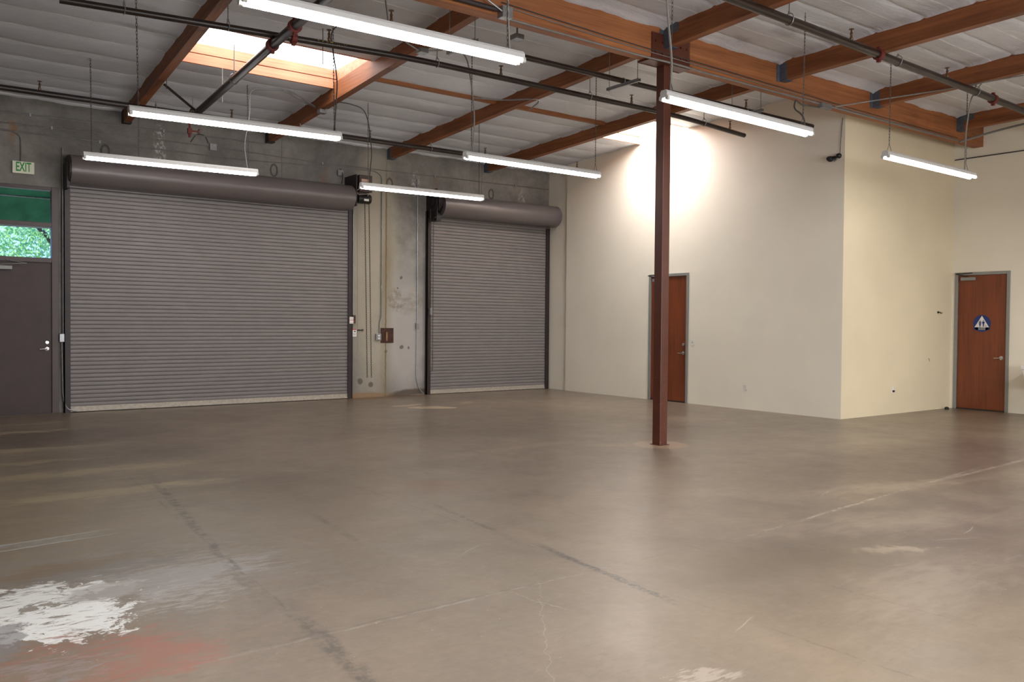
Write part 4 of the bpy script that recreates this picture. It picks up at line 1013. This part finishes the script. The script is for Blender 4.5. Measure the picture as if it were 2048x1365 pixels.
# warning labels and push button
t = thing('warning_label', 'small white and red label on the right rail of the wide shutter', 'label', (7.49, YB-.077, 1.53))
b = BM(); box(b, (-.042, -.002, -.065), (.042, 0, .065)); obj('card', b, M_WHITE, t)
b = BM(); box(b, (-.04, -.003, .0), (.04, -.0021, .01)); box(b, (-.035, -.003, -.05), (.035, -.0021, -.045)); box(b, (-.035, -.003, .035), (.035, -.0021, .04)); obj('red_print', b, M_REDL, t)
t = thing('warning_sign', 'white warning notice with red header on the pillar edge', 'sign', (7.585, YB-.01, 1.29))
b = BM(); box(b, (-.045, -.003, -.08), (.045, 0.01, .08)); obj('card', b, M_WHITE, t)
b = BM(); box(b, (-.042, -.005, .052), (.042, -.0031, .077)); obj('red_header', b, M_REDL, t)
b = BM(); poly(b, [(-.02, -.0032, .03), (.025, -.0032, .035), (.02, -.0032, .0), (.005, -.0032, .012)], (0, -.001, 0)); box(b, (-.03, -.0045, -.03), (.03, -.0032, -.024)); box(b, (-.03, -.0045, -.05), (.03, -.0032, -.045)); obj('black_print', b, M_BLACK, t)
t = thing('push_button', 'small dark push button box right of the wide shutter rail', 'switch', (7.565, YB, 1.55))
b = BM(); box(b, (-.03, -.05, -.08), (.03, 0, .08)); obj('box_body', b, M_OPER, t, bevel=.004)
b = BM()
for z in (.04, 0): lathe(b, [(.012, 0), (.012, -.01)], (0, -.05, z), 'y', 10)
obj('button', b, M_BLACK, t)
b = BM(); lathe(b, [(.012, 0), (.012, -.01)], (0, -.05, -.045), 'y', 10); obj('button', b, M_REDL, t)['label'] = 'red button'
t = thing('slide_bolt', 'small dark latch hook on the concrete right of the warning notice', 'latch', (7.70, YB, 1.335))
b = BM(); cyl(b, (-.06, -.02, 0), (.06, -.02, .005), .008, 8); ring(b, (.06, -.02, 0), .02, .005, 'y', 12); box(b, (-.03, -.02, -.01), (.0, 0, .015)); obj('bolt', b, M_GUIDE, t)

# ------------------------------------------------------------------ things on the cream walls
def plate_x(nm, lab, cat, y, z, sw=False, red=False):
    t = thing(nm, lab, cat, (X1, y, z)); b = BM(); box(b, (-.006, -.036, -.057), (0, .036, .057)); obj('cover_plate', b, M_WHITE, t, bevel=.002)
    b = BM()
    if sw: box(b, (-.014, -.006, -.012), (-.006, .006, .012)); obj('toggle', b, M_ALU, t)
    else:
        for q in (-.02, .02): lathe(b, [(.016, 0), (.016, -.003)], (-.006, 0, q), 'x', 12)
        obj('socket', b, M_WHITE, t)
    if red:
        b = BM()
        for k in range(5): tube(b, [(-.008, .03-.012*k, .05-.02*k), (-.008, .022-.012*k, .02-.014*k), (-.008, -.02+.004*k, .035-.02*k)], .0018, 4, 0)
        obj('red_scribble', b, M_REDL, t)['label'] = 'red pen marks'
plate_x('light_switch', 'white light switch on the cream wall right of the wooden office door', 'switch', 10.99, 1.16, True)
plate_x('wall_outlet', 'white wall outlet with red scribble low on the cream office wall', 'outlet', 9.75, .385, False, True)
t = thing('wall_outlet', 'white outlet with dark plug low on the warm cream wall', 'outlet', (13.96, Y2, .42))
b = BM(); box(b, (-.036, -.006, -.057), (.036, 0, .057)); obj('cover_plate', b, M_WHITE, t, bevel=.002)
b = BM(); box(b, (-.012, -.03, -.045), (.022, -.006, -.015)); obj('plug', b, M_BLACK, t)
t = thing('cable_stub', 'tiny loose cable stub on the warm cream wall near the restroom door', 'cable', (15.15, Y2, .92))
b = BM(); box(b, (-.03, -.003, -.04), (.03, 0, .04)); obj('blank_plate', b, M_CREAM, t)
b = BM(); tube(b, [(-.015, -.003, .01), (-.02, -.02, -.01), (.005, -.012, -.045)], .004, 5, .01); obj('wire', b, M_CHAIN, t)
t = thing('wall_hook', 'small black hook on the warm cream wall at shoulder height', 'hook', (15.43, Y2, 1.755))
b = BM(); lathe(b, [(.022, 0), (.022, -.012), (.01, -.014), (.01, -.05)], (0, 0, 0), 'y', 12); tube(b, [(0, -.05, 0), (.0, -.055, -.02), (.03, -.06, -.02), (.05, -.05, .0)], .007, 6, .01); obj('hook_body', b, M_BLACK, t)
t = thing('door_stop', 'small black object on the floor by the warm cream wall', 'door stop', (15.62, Y2-.10, 0))
b = BM(); lathe(b, [(.035, 0), (.04, .01), (.035, .03), (.02, .042), (.01, .045)], (0, 0, 0), 'z', 12); obj('rubber_dome', b, M_BLACK, t, smooth=True)
# camera device with cord
t = thing('security_camera', 'small black camera with two lobes high on cream wall corner', 'camera', (X1, 8.03, 4.19))
b = BM(); lathe(b, [(.02, 0), (.045, -.01), (.048, -.05), (.03, -.10), (.01, -.105)], (-.02, .07, -.01), 'x', 16)
lathe(b, [(.02, 0), (.04, -.01), (.042, -.04), (.025, -.075), (.01, -.08)], (-.02, -.08, .02), 'x', 16); box(b, (-.06, -.08, -.01), (-.03, .07, .025)); obj('camera_body', b, M_BLACK, t, smooth=True)
b = BM(); lathe(b, [(.022, 0), (.022, -.03)], (0, 0, -.02), 'x', 12); tube(b, [(-.05, .02, -.03), (-.05, -.01, -.06)], .01, 6, 0); obj('mount', b, M_GALV, t)
b = BM(); tube(b, [(-.02, -.08, .05), (-.015, -.09, .3), (-.01, -.115, .62)], .005, 6, .2); obj('power_cable', b, M_CHAIN, t)
conduit('wall_conduit', [(X3-.02, Y2-.02, 4.545), (X3-.02, 3, 4.53)], .010, M_DCABLE, 'horizontal pipe high on the wall above the restroom door')
# utility sink at the right edge
t = thing('utility_sink', 'white plastic utility sink on legs at the right edge', 'sink', (X3-.32, 6.115, 0))
b = BM()
def ringrect(z, hx, hy): return [b.verts.new(p) for p in ((-hx, -hy, z), (hx, -hy, z), (hx, hy, z), (-hx, hy, z))]
lv = [ringrect(.50, .24, .24), ringrect(.80, .29, .285), ringrect(.80, .305, .30), ringrect(.86, .305, .30), ringrect(.86, .27, .27), ringrect(.54, .22, .22)]
for a, c in zip(lv, lv[1:]):
    for i in range(4): b.faces.new((a[i], a[(i+1)%4], c[(i+1)%4], c[i]))
b.faces.new(lv[0][::-1]); b.faces.new(lv[-1])
obj('basin', b, M_WHITE, t, bevel=.01)
for sx in (-1, 1):
    for sy in (-1, 1):
        b = BM(); box(b, (sx*.22-.025, sy*.22-.025, 0), (sx*.22+.025, sy*.22+.025, .5)); obj('leg', b, plain('cream_plastic', (212, 200, 170), .5), t)
b = BM(); tube(b, [(.2, 0, .86), (.2, 0, 1.05), (.05, 0, 1.05), (.05, 0, 1.0)], .012, 8); box(b, (.17, -.08, .86), (.24, .08, .885)); obj('faucet', b, M_CHROME, t)
